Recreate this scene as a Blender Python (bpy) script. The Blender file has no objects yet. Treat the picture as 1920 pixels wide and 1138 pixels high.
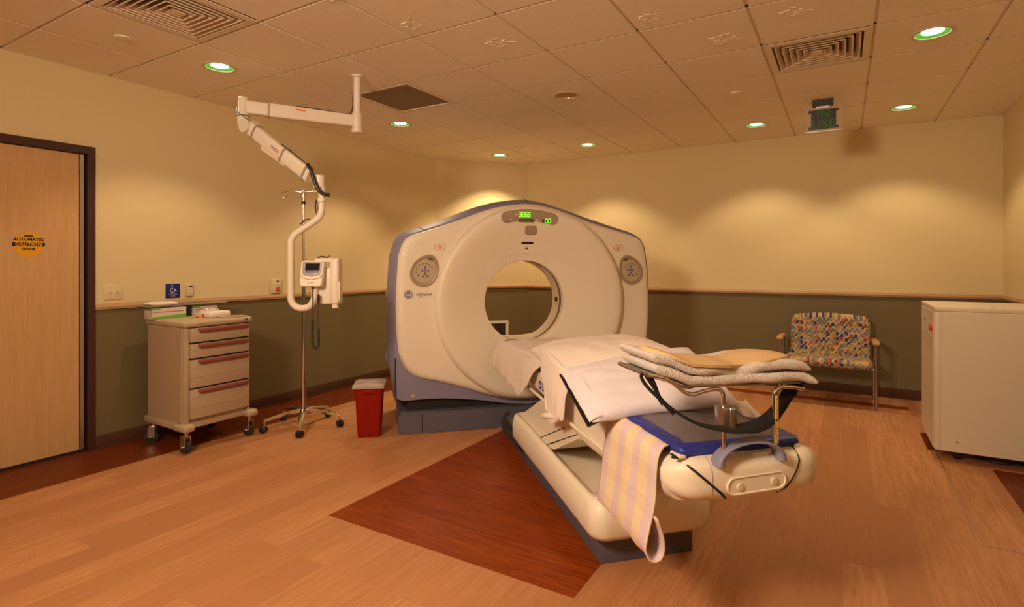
import bpy, bmesh, math, random
from mathutils import Matrix, Vector, noise
random.seed(7)
PI = math.pi
scn = bpy.context.scene
COL = scn.collection

# ------------------------------------------------------------------ materials
def lin(c):
    return tuple((x / 12.92 if x <= .04045 else ((x + .055) / 1.055) ** 2.4) for x in c)

def mat(name, col, rough=.5, metal=0., spec=.5, emit=None, estr=0., alpha=None, trans=0., coat=0.):
    m = bpy.data.materials.new(name); m.use_nodes = True
    b = m.node_tree.nodes['Principled BSDF']
    b.inputs['Base Color'].default_value = (*col, 1)
    b.inputs['Roughness'].default_value = rough
    b.inputs['Metallic'].default_value = metal
    b.inputs['Specular IOR Level'].default_value = spec
    if emit:
        b.inputs['Emission Color'].default_value = (*emit, 1)
        b.inputs['Emission Strength'].default_value = estr
    if trans: b.inputs['Transmission Weight'].default_value = trans
    if coat: b.inputs['Coat Weight'].default_value = coat
    if alpha is not None: b.inputs['Alpha'].default_value = alpha
    return m

def N(m, t, **kw):
    n = m.node_tree.nodes.new(t)
    for k, v in kw.items(): setattr(n, k, v)
    return n
def L(m, a, b): m.node_tree.links.new(a, b)
def BS(m): return m.node_tree.nodes['Principled BSDF']

def bumpy(m, scale, strength, dist=.002, detail=3, vari=0.):
    """fine surface grain: noise bump and, if asked, a slight variation of the base colour"""
    tc = N(m, 'ShaderNodeTexCoord'); nz = N(m, 'ShaderNodeTexNoise')
    nz.inputs['Scale'].default_value = scale; nz.inputs['Detail'].default_value = detail
    L(m, tc.outputs['Object'], nz.inputs['Vector'])
    bp = N(m, 'ShaderNodeBump'); bp.inputs['Strength'].default_value = strength; bp.inputs['Distance'].default_value = dist
    L(m, nz.outputs['Fac'], bp.inputs['Height']); L(m, bp.outputs['Normal'], BS(m).inputs['Normal'])
    if vari:
        c = BS(m).inputs['Base Color'].default_value[:3]
        mx = N(m, 'ShaderNodeMix', data_type='RGBA')
        mx.inputs['A'].default_value = (*[x * (1 - vari) for x in c], 1); mx.inputs['B'].default_value = (*[min(1, x * (1 + vari)) for x in c], 1)
        L(m, nz.outputs['Fac'], mx.inputs['Factor']); L(m, mx.outputs['Result'], BS(m).inputs['Base Color'])
    return m

CREAM = (.82, .74, .60)
M = {}
M['wall_up'] = bumpy(mat('wall_cream_paint', (.70, .585, .335), .75, spec=.2), 160, .15, .001, vari=.02)
M['ceil'] = bumpy(mat('ceiling_tile', (.90, .83, .70), .9, spec=.1), 130, .6, .003, 6, vari=.10)
M['grid'] = mat('ceiling_grid_metal', (.82, .75, .62), .6, spec=.3)
M['rail'] = mat('chair_rail', (.53, .345, .19), .45)
M['base'] = bumpy(mat('baseboard_rubber', (.085, .034, .017), .6, spec=.2), 40, .1)
M['frame'] = mat('door_frame_brown', (.055, .020, .013), .4)
M['alu'] = mat('brushed_aluminium', (.55, .52, .47), .35, 1)
M['chrome'] = mat('chrome', (.75, .73, .70), .12, 1)
M['steel'] = mat('satin_steel', (.50, .48, .46), .3, 1)
M['cream'] = bumpy(mat('scanner_cream_plastic', CREAM, .42), 300, .05, .0005)
M['cream_in'] = mat('scanner_inner_cream', (.72, .62, .47), .45)
M['blue'] = mat('scanner_slate_blue', (.235, .225, .33), .50, spec=.35)
M['bluedk'] = mat('scanner_base_grey', (.105, .100, .135), .5)
M['dark'] = mat('dark_gap', (.012, .010, .010), .7)
M['black'] = mat('black_plastic', (.015, .014, .014), .45)
M['rubber'] = mat('black_rubber', (.025, .023, .022), .6)
M['taupe'] = mat('taupe_plastic', (.36, .27, .18), .4)
M['taupe2'] = mat('light_taupe_plastic', (.50, .40, .28), .4)
M['led'] = mat('green_led', (.05, .3, .02), .4, emit=(.18, 1., .03), estr=1.6)
M['ledbg'] = mat('led_window', (.10, .115, .045), .3)
M['btn'] = mat('button_grey', (.40, .38, .36), .2, .4)
M['btnblue'] = mat('button_blue_grey', (.18, .19, .36), .2, .3)
M['logo'] = mat('logo_blue_grey', (.20, .19, .27), .4)
M['logoblue'] = mat('logo_blue', (.03, .045, .30), .4)
M['cloth'] = bumpy(mat('pillow_case_lilac', (.74, .68, .74), .9, spec=.1), 700, .2, .001)
M['clothw'] = bumpy(mat('pillow_case_white', (.84, .74, .68), .9, spec=.1), 700, .2, .001)
M['clothg'] = bumpy(mat('pillow_case_cream', (.74, .65, .58), .9, spec=.1), 700, .2, .001)
M['towelw'] = bumpy(mat('terry_white', (.86, .78, .73), 1, spec=.05), 260, 1., .010, 4)
M['tan'] = bumpy(mat('tan_gel_pad', (.66, .45, .23), .55), 30, .25, .004)
M['padblue'] = bumpy(mat('vinyl_blue', (.022, .032, .26), .42), 14, .5, .01)
M['padgrey'] = bumpy(mat('vinyl_slate', (.16, .135, .15), .40), 9, .7, .015)
M['strap'] = bumpy(mat('black_webbing', (.010, .009, .009), .8), 90, .5, .003)
M['yellow'] = mat('ruler_yellow', (.75, .46, .02), .4)
M['cart'] = bumpy(mat('cart_beige', (.46, .35, .23), .5), 200, .15, .0008)
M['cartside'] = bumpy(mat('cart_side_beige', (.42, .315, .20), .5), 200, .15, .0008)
M['maroon'] = mat('cart_handle_maroon', (.26, .072, .055), .4)
M['red'] = mat('sharps_red', (.27, .005, .001), .5, spec=.25)
M['lid'] = mat('sharps_lid_clear', (.62, .52, .50), .25, alpha=.72)
M['ivory'] = mat('ivory_plastic', (.70, .61, .38), .4)
M['beige'] = mat('beige_plastic', (.62, .50, .36), .45)
M['armc'] = mat('arm_enamel', (.76, .68, .56), .42)
M['armring'] = mat('arm_ring_grey', (.36, .29, .23), .5)
M['screen'] = mat('dark_screen', (.012, .012, .016), .12)
M['signblue'] = mat('sign_blue', (.012, .022, .16), .35)
M['white'] = mat('white_print', (.80, .78, .75), .5)
M['orange'] = mat('orange_print', (.85, .18, .02), .5)
M['redp'] = mat('red_print', (.60, .05, .02), .5)
M['greenp'] = mat('green_print', (.16, .42, .05), .5)
M['greend'] = mat('dark_green_print', (.05, .10, .03), .5)
M['pinkbox'] = mat('box_pale', (.66, .55, .50), .6)
M['paperw'] = bumpy(mat('tissue_white', (.82, .73, .64), .9), 60, .4, .004)
M['film'] = mat('clear_film', (.75, .70, .68), .15, alpha=.45)
M['sticker'] = mat('sticker_yellow', (.72, .36, .005), .45)
M['cab'] = bumpy(mat('cabinet_enamel', (.66, .56, .42), .5), 240, .12, .0006)
M['cabdk'] = mat('cabinet_line', (.30, .22, .14), .6)
M['armwood'] = mat('arm_cap_wood', (.46, .25, .09), .4)
M['signgreen'] = mat('sign_green_letters', (.0, .10, .008), .5, emit=(.0, .20, .02), estr=.10)
M['signbk'] = mat('sign_black_print', (.022, .016, .014), .35)
M['acrylic'] = mat('clear_acrylic', (.62, .50, .42), .12, alpha=.42)
M['vent'] = mat('diffuser_enamel', (.80, .69, .55), .55)
M['ventdk'] = mat('duct_black', (.02, .015, .012), .8)
M['lens'] = mat('lamp_lens', (1, .95, .85), .4, emit=(1., .93, .80), estr=9.)
M['lampgreen'] = mat('lamp_reflector_green', (.10, .52, .07), .35, emit=(.10, .62, .07), estr=.35)
M['lampring'] = mat('lamp_ring', (.66, .54, .38), .4)
M['lampoff'] = mat('lamp_reflector_gold', (.80, .62, .36), .3, .3)
M['paper'] = mat('label_paper', (.75, .66, .56), .6)

def grille_mat():
    m = mat('perforated_return_grille', (.16, .115, .07), .7)
    tc = N(m, 'ShaderNodeTexCoord'); w = N(m, 'ShaderNodeTexVoronoi'); w.inputs['Scale'].default_value = 120
    L(m, tc.outputs['Object'], w.inputs['Vector'])
    r = N(m, 'ShaderNodeValToRGB'); r.color_ramp.elements[0].color = (.17, .12, .07, 1); r.color_ramp.elements[1].color = (.32, .24, .15, 1)
    L(m, w.outputs['Distance'], r.inputs['Fac']); L(m, r.outputs['Color'], BS(m).inputs['Base Color'])
    return m
M['perf'] = grille_mat()

def wood_mat(name, c1, c2, c3, plank_w, plank_l, axis, rough=.35, grainc=.5):
    """plank flooring: world coordinates, planks running along the given axis"""
    m = mat(name, c1, rough, spec=.18 if c1[0] > .4 else .10)
    g = N(m, 'ShaderNodeNewGeometry'); mp = N(m, 'ShaderNodeMapping')
    L(m, g.outputs['Position'], mp.inputs['Vector'])
    if axis == 'Y': mp.inputs['Rotation'].default_value = (0, 0, PI / 2)
    br = N(m, 'ShaderNodeTexBrick'); br.offset = .37; br.offset_frequency = 2; br.squash = 1
    br.inputs['Scale'].default_value = 1; br.inputs['Mortar Size'].default_value = .0006
    br.inputs['Brick Width'].default_value = plank_l; br.inputs['Row Height'].default_value = plank_w
    br.inputs['Color1'].default_value = (0, 0, 0, 1); br.inputs['Color2'].default_value = (1, 1, 1, 1); br.inputs['Mortar'].default_value = (.4, .4, .4, 1)
    br.inputs['Bias'].default_value = 0
    L(m, mp.outputs['Vector'], br.inputs['Vector'])
    # grain: noise stretched along the plank, shifted per plank
    mp2 = N(m, 'ShaderNodeMapping'); mp2.inputs['Scale'].default_value = (1.6, 26, 1)
    ad = N(m, 'ShaderNodeVectorMath', operation='ADD')
    sc = N(m, 'ShaderNodeVectorMath', operation='SCALE'); sc.inputs['Scale'].default_value = 3.7
    L(m, br.outputs['Color'], sc.inputs[0]); L(m, mp.outputs['Vector'], ad.inputs[0]); L(m, sc.outputs[0], ad.inputs[1])
    L(m, ad.outputs[0], mp2.inputs['Vector'])
    n1 = N(m, 'ShaderNodeTexNoise'); n1.inputs['Scale'].default_value = 2.2; n1.inputs['Detail'].default_value = 8; n1.inputs['Roughness'].default_value = .62; n1.inputs['Distortion'].default_value = .6
    L(m, mp2.outputs['Vector'], n1.inputs['Vector'])
    r = N(m, 'ShaderNodeValToRGB'); e = r.color_ramp.elements
    e[0].position = .30; e[0].color = (*c2, 1); e[1].position = .62; e[1].color = (*c1, 1)
    L(m, n1.outputs['Fac'], r.inputs['Fac'])
    mx = N(m, 'ShaderNodeMix', data_type='RGBA'); mx.inputs['B'].default_value = (*c3, 1)
    mu = N(m, 'ShaderNodeMath', operation='MULTIPLY'); mu.inputs[1].default_value = grainc
    L(m, br.outputs['Color'], mu.inputs[0]); L(m, mu.outputs[0], mx.inputs['Factor'])
    L(m, r.outputs['Color'], mx.inputs['A'])
    # seams
    mx2 = N(m, 'ShaderNodeMix', data_type='RGBA'); mx2.inputs['B'].default_value = (*[x * .55 for x in c2], 1)
    mu2 = N(m, 'ShaderNodeMath', operation='MULTIPLY'); mu2.inputs[1].default_value = .55
    L(m, br.outputs['Fac'], mu2.inputs[0]); L(m, mu2.outputs[0], mx2.inputs['Factor']); L(m, mx.outputs['Result'], mx2.inputs['A'])
    L(m, mx2.outputs['Result'], BS(m).inputs['Base Color'])
    return m
M['maple'] = wood_mat('maple_plank_floor', (.56, .275, .125), (.40, .165, .064), (.40, .175, .074), .155, 1.22, 'Y', .42, .9)
M['rose'] = wood_mat('rosewood_plank_floor', (.31, .062, .008), (.12, .016, .002), (.20, .032, .004), .10, .92, 'X', .30, .5)
M['rosey'] = wood_mat('rosewood_border', (.20, .045, .010), (.080, .014, .004), (.14, .027, .007), .12, 1.0, 'Y', .34, .5)
M['doorwood'] = wood_mat('maple_veneer_door', (.60, .38, .18), (.53, .32, .14), (.57, .35, .16), 5, 5, 'Y', .4, .1)
def door_fix():
    m = M['doorwood']
    for n in m.node_tree.nodes:
        if n.type == 'MAPPING' and tuple(round(a, 2) for a in n.inputs['Rotation'].default_value) != (0, 0, 0):
            n.inputs['Rotation'].default_value = (PI / 2, 0, PI / 2)
            n.inputs['Rotation'].default_value = (0, PI / 2, 0)
door_fix()

def bands_wall():
    return M['wall_up']
M['wall_low'] = bumpy(mat('wall_olive_vinyl', (.168, .132, .060), .6, spec=.3), 140, .2, .001, vari=.05)

def chair_fabric():
    m = mat('dotted_upholstery', (.52, .34, .17), .85, spec=.1)
    tc = N(m, 'ShaderNodeTexCoord')
    sp0 = N(m, 'ShaderNodeSeparateXYZ'); L(m, tc.outputs['Object'], sp0.inputs[0])
    su = N(m, 'ShaderNodeMath', operation='SUBTRACT'); L(m, sp0.outputs['Z'], su.inputs[0]); L(m, sp0.outputs['Y'], su.inputs[1])
    cb_ = N(m, 'ShaderNodeCombineXYZ'); L(m, sp0.outputs['X'], cb_.inputs['X']); L(m, su.outputs[0], cb_.inputs['Y'])
    base = N(m, 'ShaderNodeRGB'); base.outputs[0].default_value = (.52, .35, .19, 1)
    out = base.outputs[0]
    pal = [(0, (.26, .075, .035)), (.14, (.045, .055, .13)), (.30, (.13, .17, .14)), (.46, (.34, .28, .11)), (.62, (.19, .20, .24)), (.76, (.32, .14, .08)), (.88, (.24, .21, .14))]
    for k, (scl, off, th) in enumerate([(25, (0, 0, 0), .40), (25, (.020, .018, 0), .27)]):
        mp = N(m, 'ShaderNodeMapping'); mp.inputs['Location'].default_value = off
        L(m, cb_.outputs[0], mp.inputs['Vector'])
        vo = N(m, 'ShaderNodeTexVoronoi', voronoi_dimensions='2D'); vo.inputs['Scale'].default_value = scl; vo.inputs['Randomness'].default_value = .45
        L(m, mp.outputs['Vector'], vo.inputs['Vector'])
        lt = N(m, 'ShaderNodeMath', operation='LESS_THAN'); lt.inputs[1].default_value = th
        L(m, vo.outputs['Distance'], lt.inputs[0])
        sp = N(m, 'ShaderNodeSeparateColor'); L(m, vo.outputs['Color'], sp.inputs['Color'])
        cr = N(m, 'ShaderNodeValToRGB'); cr.color_ramp.interpolation = 'CONSTANT'
        el = cr.color_ramp.elements
        el[0].position = 0; el[0].color = (*pal[0][1], 1); el[1].position = pal[1][0]; el[1].color = (*pal[1][1], 1)
        for p, c in pal[2:]:
            q = el.new(p); q.color = (*c, 1)
        L(m, sp.outputs['Red' if k == 0 else 'Green'], cr.inputs['Fac'])
        mx = N(m, 'ShaderNodeMix', data_type='RGBA'); L(m, lt.outputs[0], mx.inputs['Factor']); L(m, out, mx.inputs['A']); L(m, cr.outputs['Color'], mx.inputs['B'])
        out = mx.outputs['Result']
    L(m, out, BS(m).inputs['Base Color'])
    return m
M['dots'] = chair_fabric()

def striped_towel():
    """woven towel: lilac stripes down and paler bands across, laid out along the cloth's own UV"""
    m = mat('striped_terry', (.8, .7, .5), .95, spec=.05)
    uv = N(m, 'ShaderNodeUVMap'); sx = N(m, 'ShaderNodeSeparateXYZ'); L(m, uv.outputs['UV'], sx.inputs[0])
    def stripe(sock, freq, phase, duty):
        a = N(m, 'ShaderNodeMath', operation='MULTIPLY_ADD'); a.inputs[1].default_value = freq; a.inputs[2].default_value = phase; L(m, sock, a.inputs[0])
        f = N(m, 'ShaderNodeMath', operation='FRACT'); L(m, a.outputs[0], f.inputs[0])
        g = N(m, 'ShaderNodeMath', operation='LESS_THAN'); g.inputs[1].default_value = duty; L(m, f.outputs[0], g.inputs[0])
        return g.outputs[0]
    s1 = stripe(sx.outputs['X'], 3.5, .0, .48); s2 = stripe(sx.outputs['Y'], 5.0, .1, .42)
    mx = N(m, 'ShaderNodeMix', data_type='RGBA'); mx.inputs['A'].default_value = (.80, .66, .44, 1); mx.inputs['B'].default_value = (.72, .58, .60, 1)
    L(m, s1, mx.inputs['Factor'])
    mx2 = N(m, 'ShaderNodeMix', data_type='RGBA'); mx2.blend_type = 'MULTIPLY'; mx2.inputs['B'].default_value = (.94, .90, .93, 1)
    mu = N(m, 'ShaderNodeMath', operation='MULTIPLY'); mu.inputs[1].default_value = .8; L(m, s2, mu.inputs[0]); L(m, mu.outputs[0], mx2.inputs['Factor'])
    L(m, mx.outputs['Result'], mx2.inputs['A']); L(m, mx2.outputs['Result'], BS(m).inputs['Base Color'])
    nz = N(m, 'ShaderNodeTexNoise'); nz.inputs['Scale'].default_value = 350
    bp = N(m, 'ShaderNodeBump'); bp.inputs['Strength'].default_value = .4; bp.inputs['Distance'].default_value = .003
    L(m, nz.outputs['Fac'], bp.inputs['Height']); L(m, bp.outputs['Normal'], BS(m).inputs['Normal'])
    return m
M['stripe'] = striped_towel()

# ------------------------------------------------------------------ mesh helpers
def nb(): return bmesh.new()

def box(bm, x0, x1, y0, y1, z0, z1, bev=0., seg=2, edges=None, mtx=None):
    r = bmesh.ops.create_cube(bm, size=1)
    vs = r['verts']
    for v in vs:
        v.co = Vector(((x0 + x1) / 2 + v.co.x * (x1 - x0), (y0 + y1) / 2 + v.co.y * (y1 - y0), (z0 + z1) / 2 + v.co.z * (z1 - z0)))
    out = list(vs)
    if bev > 0:
        es = list({e for v in vs for e in v.link_edges})
        if edges:  # only edges parallel to the given axes
            ax = {'x': 0, 'y': 1, 'z': 2}
            es = [e for e in es if any(abs((e.verts[0].co - e.verts[1].co).normalized()[ax[c]]) > .9 for c in edges)]
        rr = bmesh.ops.bevel(bm, geom=es, offset=bev, segments=seg, profile=.5, affect='EDGES')
        out = list({v for v in rr['verts']} | {v for v in vs if v.is_valid})
    if mtx is not None:
        bmesh.ops.transform(bm, matrix=mtx, verts=[v for v in out if v.is_valid])
    return bm

def ring_faces(bm, rings, close=True, cap0=False, cap1=False, loop=False):
    V = [[bm.verts.new(p) for p in r] for r in rings]
    n = len(V[0])
    pairs = list(zip(V, V[1:])) + ([(V[-1], V[0])] if loop else [])
    for a, b in pairs:
        for i in range(n if close else n - 1):
            j = (i + 1) % n
            try: bm.faces.new((a[i], a[j], b[j], b[i]))
            except ValueError: pass
    if cap0: bm.faces.new(V[0][::-1])
    if cap1: bm.faces.new(V[-1])
    return V

def smooth_path(pts, n=8, closed=False):
    """Catmull-Rom through the points"""
    P = [Vector(p) for p in pts]; out = []
    m = len(P)
    for i in range(m if closed else m - 1):
        p0 = P[(i - 1) % m] if closed or i > 0 else P[0] * 2 - P[1]
        p1 = P[i]; p2 = P[(i + 1) % m]
        p3 = P[(i + 2) % m] if closed or i + 2 < m else P[-1] * 2 - P[-2]
        for k in range(n):
            t = k / n
            out.append(.5 * ((2 * p1) + (p2 - p0) * t + (2 * p0 - 5 * p1 + 4 * p2 - p3) * t * t + (3 * p1 - p0 - 3 * p2 + p3) * t ** 3))
    if not closed: out.append(P[-1])
    return out

def round_path(pts, r, n=6):
    """polyline with rounded corners"""
    P = [Vector(p) for p in pts]; out = [P[0]]
    for i in range(1, len(P) - 1):
        a = (P[i - 1] - P[i]); b = (P[i + 1] - P[i])
        d = min(r, a.length * .49, b.length * .49)
        s = P[i] + a.normalized() * d; e = P[i] + b.normalized() * d
        for k in range(n + 1):
            t = k / n
            out.append(s * (1 - t) ** 2 + P[i] * 2 * t * (1 - t) + e * t * t)
    out.append(P[-1]); return out

def tube(bm, pts, r, seg=12, cap=True, closed=False, section=None):
    """sweep a circle (or a given 2-D section) along the points; r may be a list"""
    P = [Vector(p) for p in pts]; n = len(P)
    T = []
    for i in range(n):
        a = P[(i - 1) % n] if closed or i > 0 else P[i]
        b = P[(i + 1) % n] if closed or i < n - 1 else P[i]
        T.append((b - a).normalized())
    up = Vector((0, 0, 1))
    if abs(T[0].dot(up)) > .95: up = Vector((0, 1, 0))
    nrm = (up - T[0] * up.dot(T[0])).normalized()
    rings = []
    for i in range(n):
        nrm = (nrm - T[i] * nrm.dot(T[i])).normalized()
        bi = T[i].cross(nrm)
        rr = r[i] if isinstance(r, (list, tuple)) else r
        if section: rings.append([P[i] + nrm * (q[1] * rr) + bi * (q[0] * rr) for q in section])
        else: rings.append([P[i] + (nrm * math.cos(2 * PI * k / seg) + bi * math.sin(2 * PI * k / seg)) * rr for k in range(seg)])
    ring_faces(bm, rings, cap0=cap and not closed, cap1=cap and not closed, loop=closed)
    return bm

def cyl(bm, p0, p1, r, seg=20, r2=None):
    return tube(bm, [p0, p1], [r, r2 if r2 is not None else r], seg)

def lathe(bm, prof, c=(0, 0, 0), seg=32, axis='z'):
    """profile [(radius, height)], revolved about an axis through c"""
    rings = []
    for r, h in prof:
        ring = []
        for k in range(seg):
            a = 2 * PI * k / seg; x, y = r * math.cos(a), r * math.sin(a)
            p = {'z': (x, y, h), 'x': (h, x, y), 'y': (y, h, x)}[axis]
            ring.append(Vector(p) + Vector(c))
        rings.append(ring)
    ring_faces(bm, rings, cap0=prof[0][0] > 1e-6 and True, cap1=prof[-1][0] > 1e-6)
    return bm

def prism(bm, pts, h0, h1, plane='xy', mtx=None):
    """extrude a closed 2-D outline. plane xy: h=z; xz: h=y; yz: h=x"""
    f = {'xy': lambda p, h: (p[0], p[1], h), 'xz': lambda p, h: (p[0], h, p[1]), 'yz': lambda p, h: (h, p[0], p[1])}[plane]
    A = [bm.verts.new(f(p, h0)) for p in pts]; B = [bm.verts.new(f(p, h1)) for p in pts]
    n = len(pts)
    fs = [bm.faces.new(A[::-1]), bm.faces.new(B)]
    for i in range(n): fs.append(bm.faces.new((A[i], A[(i + 1) % n], B[(i + 1) % n], B[i])))
    if mtx is not None: bmesh.ops.transform(bm, matrix=mtx, verts=A + B)
    return A + B

def rrect(cx, cy, w, h, r, n=5):
    pts = []
    for sx, sy, a0 in ((1, 1, 0), (-1, 1, PI / 2), (-1, -1, PI), (1, -1, 1.5 * PI)):
        for k in range(n + 1):
            a = a0 + PI / 2 * k / n
            pts.append((cx + sx * (w / 2 - r) + r * math.cos(a), cy + sy * (h / 2 - r) + r * math.sin(a)))
    return pts

def circ(cx, cy, r, n=24, ry=None, rot=0):
    ry = ry or r
    o = []
    for k in range(n):
        a = 2 * PI * k / n; x, y = r * math.cos(a), ry * math.sin(a)
        o.append((cx + x * math.cos(rot) - y * math.sin(rot), cy + x * math.sin(rot) + y * math.cos(rot)))
    return o

_font_cache = {}
def text(bm, s, size, mtx, ext=.0006, shear=0., bold=0., space=1.):
    """lettering as thin solid letters, centred, in the local XY plane of mtx (normal +Z)"""
    cu = bpy.data.curves.new('lettering', 'FONT'); cu.body = s; cu.size = size; cu.extrude = ext
    cu.align_x = 'CENTER'; cu.align_y = 'CENTER'; cu.shear = shear; cu.offset = bold; cu.space_character = space
    cu.resolution_u = 3
    o = bpy.data.objects.new('lettering', cu); COL.objects.link(o)
    dg = bpy.context.evaluated_depsgraph_get()
    me = bpy.data.meshes.new_from_object(o.evaluated_get(dg))
    me.transform(mtx)
    bm.from_mesh(me)
    bpy.data.objects.remove(o); bpy.data.curves.remove(cu); bpy.data.meshes.remove(me)
    return bm

def basis(o, x, y):
    """matrix with origin o, local X along x, local Y along y, Z = x cross y"""
    x = Vector(x).normalized(); y = Vector(y).normalized(); z = x.cross(y)
    m = Matrix(((x.x, y.x, z.x, o[0]), (x.y, y.y, z.y, o[1]), (x.z, y.z, z.z, o[2]), (0, 0, 0, 1)))
    return m
def on_left_wall(y, z, off=0.):   # facing +x, reading direction +y
    return basis((XL + off, y, z), (0, 1, 0), (0, 0, 1))
def facing_camera_side(x, y, z):  # facing -y, reading direction +x
    return basis((x, y, z), (1, 0, 0), (0, 0, 1))

WORLD = {}
def obj(name, bm, m, parent=None, frame=None, smooth=35, sub=0, kind=None, label=None, cat=None, group=None, solid=0.):
    """link the bmesh as one mesh object; coordinates are given in frame (default world)"""
    bmesh.ops.recalc_face_normals(bm, faces=bm.faces)
    me = bpy.data.meshes.new(name); bm.to_mesh(me); bm.free()
    if frame is not None: me.transform(frame)
    if parent is not None:
        W = WORLD[parent]
    else:
        xs = [v.co for v in me.vertices]
        lo = [min(v[i] for v in xs) for i in range(3)]; hi = [max(v[i] for v in xs) for i in range(3)]
        W = Matrix.Translation(((lo[0] + hi[0]) / 2, (lo[1] + hi[1]) / 2, lo[2]))
    me.transform(W.inverted())
    o = bpy.data.objects.new(name, me); COL.objects.link(o)
    if parent is not None: o.parent = parent
    else: o.matrix_world = W
    WORLD[o] = W
    ms = m if isinstance(m, (list, tuple)) else [m]
    for q in ms: me.materials.append(M[q] if isinstance(q, str) else q)
    if smooth:
        me.polygons.foreach_set('use_smooth', [True] * len(me.polygons))
        try: me.set_sharp_from_angle(angle=math.radians(smooth))
        except Exception: pass
    if solid:
        s = o.modifiers.new('thickness', 'SOLIDIFY'); s.thickness = solid; s.offset = 0
    if sub:
        s = o.modifiers.new('subsurf', 'SUBSURF'); s.levels = sub; s.render_levels = sub
    props(o, label, cat, group, kind)
    return o

def props(o, label=None, cat=None, group=None, kind=None):
    if label: o['label'] = label
    if cat: o['category'] = cat
    if group: o['group'] = group
    if kind: o['kind'] = kind

def thing(name, label, cat, loc, rotz=0., group=None):
    o = bpy.data.objects.new(name, None); COL.objects.link(o)
    o.location = loc; o.rotation_euler = (0, 0, rotz); o.empty_display_size = .1
    WORLD[o] = Matrix.Translation(loc) @ Matrix.Rotation(rotz, 4, 'Z')
    props(o, label, cat, group)
    return o

def copy_tree(o, parent=None, loc=None, label=None):
    c = o.copy(); COL.objects.link(c); c.parent = parent
    if loc is not None:
        c.location = loc; WORLD[c] = Matrix.Translation(loc)
    if label: c['label'] = label
    for ch in list(o.children): copy_tree(ch, c)
    return c

# ------------------------------------------------------------------ the room
XL, YB, XR, ZC = -4.6975, 6.6443, 1.2834, 2.7405
YF = -1.9
CX, CY = -3.805, 5.737      # the corner cut by the diagonal wall
T = .6096
gx = lambda i: (i - 3.7382) * T
gy = lambda j: (j + 4.2119) * T

plan = [(XL, YF), (XL, CY), (CX, YB), (XR, YB), (XR, YF)]
def wall(name, a, b, z0=0., z1=ZC, th=.12, openings=None):
    """wall slab between plan points a and b, room on the right-hand side of a->b"""
    A, B = Vector((*a, 0)), Vector((*b, 0)); d = (B - A).normalized(); out = Vector((-d.y, d.x, 0))
    Lw = (B - A).length
    fr = basis(A, d, (0, 0, 1))
    # local: x along the wall, y up, z = d x up  (pointing into the room)
    bm = nb()
    zin = d.cross(Vector((0, 0, 1)))
    return A, B, d, zin, Lw, fr

def wall_piece(bm, fr, x0, x1, z0, z1, d0, d1):
    """box in wall coordinates: x along, z up, depth d (0 = wall face, positive into the room)"""
    box(bm, x0, x1, z0, z1, d0, d1, mtx=fr)

RAILB, RAILT = 1.0158, 1.0610
DOOR = (XL, .40, 1.868)   # door frame from y .40 to 1.868 on the left wall
walls = [('left', plan[0], plan[1]), ('diagonal', plan[1], plan[2]), ('back', plan[2], plan[3]), ('right', plan[3], plan[4]), ('front', plan[4], plan[0])]
for nm, a, b in walls:
    A, B, d, zin, Lw, fr = wall(nm, a, b)
    upb, lob, rail, base = nb(), nb(), nb(), nb()
    spans = [(0, Lw)]
    if nm == 'left':
        spans = [(0, DOOR[1] - YF + .03), (DOOR[2] - YF - .03, Lw)]
        wall_piece(upb, fr, spans[0][1], spans[1][0], 2.16, ZC + .05, -.12, 0)
    for s0, s1 in spans:
        e = .0 
        wall_piece(upb, fr, s0, s1, RAILB, ZC + .05, -.12, 0)
        wall_piece(lob, fr, s0, s1, 0, RAILB, -.12, 0)
        ra, rb = s0 + (.012 if s0 == 0 else .031), s1 - (.012 if s1 == Lw else .031)
        box(rail, ra, rb, RAILB, RAILT, 0, .018, .005, 2, mtx=fr)
        box(rail, ra, rb, RAILB + .014, RAILT - .016, 0, .024, .003, 2, mtx=fr)
        box(base, ra, rb, 0, .099, 0, .009, .003, 2, mtx=fr)
        box(base, ra, rb, 0, .012, 0, .016, .005, 2, mtx=fr)
    w = obj('wall_' + nm, upb, 'wall_up', kind='structure', smooth=0)
    obj('lower_wall_panel', lob, 'wall_low', w, smooth=0)
    obj('trim_chair_rail_' + nm, rail, 'rail', kind='structure')
    obj('baseboard_' + nm, base, 'base', kind='structure')

# floor: maple field with rosewood borders and the rosewood rectangle under the table
def rect_border_sheet(bm, x0, x1, y0, y1, z): 
    box(bm, x0, x1, y0, y1, z - .0015, z)
bm = nb(); box(bm, XL - .12, XR + .12, YF - .12, YB + .12, -.10, 0)
floor = obj('floor', bm, 'maple', kind='structure', smooth=0)
bm = nb(); box(bm, XL - .10, -4.165, YF, CY + .1, -.001, .0012); obj('rosewood_border_strip', bm, 'rosey', floor, smooth=0)
bm = nb(); box(bm, -2.39, -.941, 2.018, 4.9, -.001, .0012); obj('rosewood_inlay', bm, 'rose', floor, smooth=0)
bm = nb(); box(bm, -4.165, .528, 6.150, 6.290, -.001, .0012); obj('rosewood_border_strip', bm, 'rose', floor, smooth=0)
bm = nb(); box(bm, .845, XR, YF, 4.66, -.001, .0012); obj('rosewood_border_strip', bm, 'rosey', floor, smooth=0)
bm = nb(); box(bm, .528, .60, 4.93, 5.40, -.001, .0012); obj('rosewood_border_strip', bm, 'rosey', floor, smooth=0)  # dark strip left of the cabinet: partly border wood, partly its shadow painted in
bm = nb(); box(bm, .572, .576, 3.385, 4.93, -.001, .0015); box(bm, .576, .82, 3.385, 3.389, -.001, .0015); obj('cover_plate_seam', bm, M['steel'], floor, smooth=0)

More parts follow.
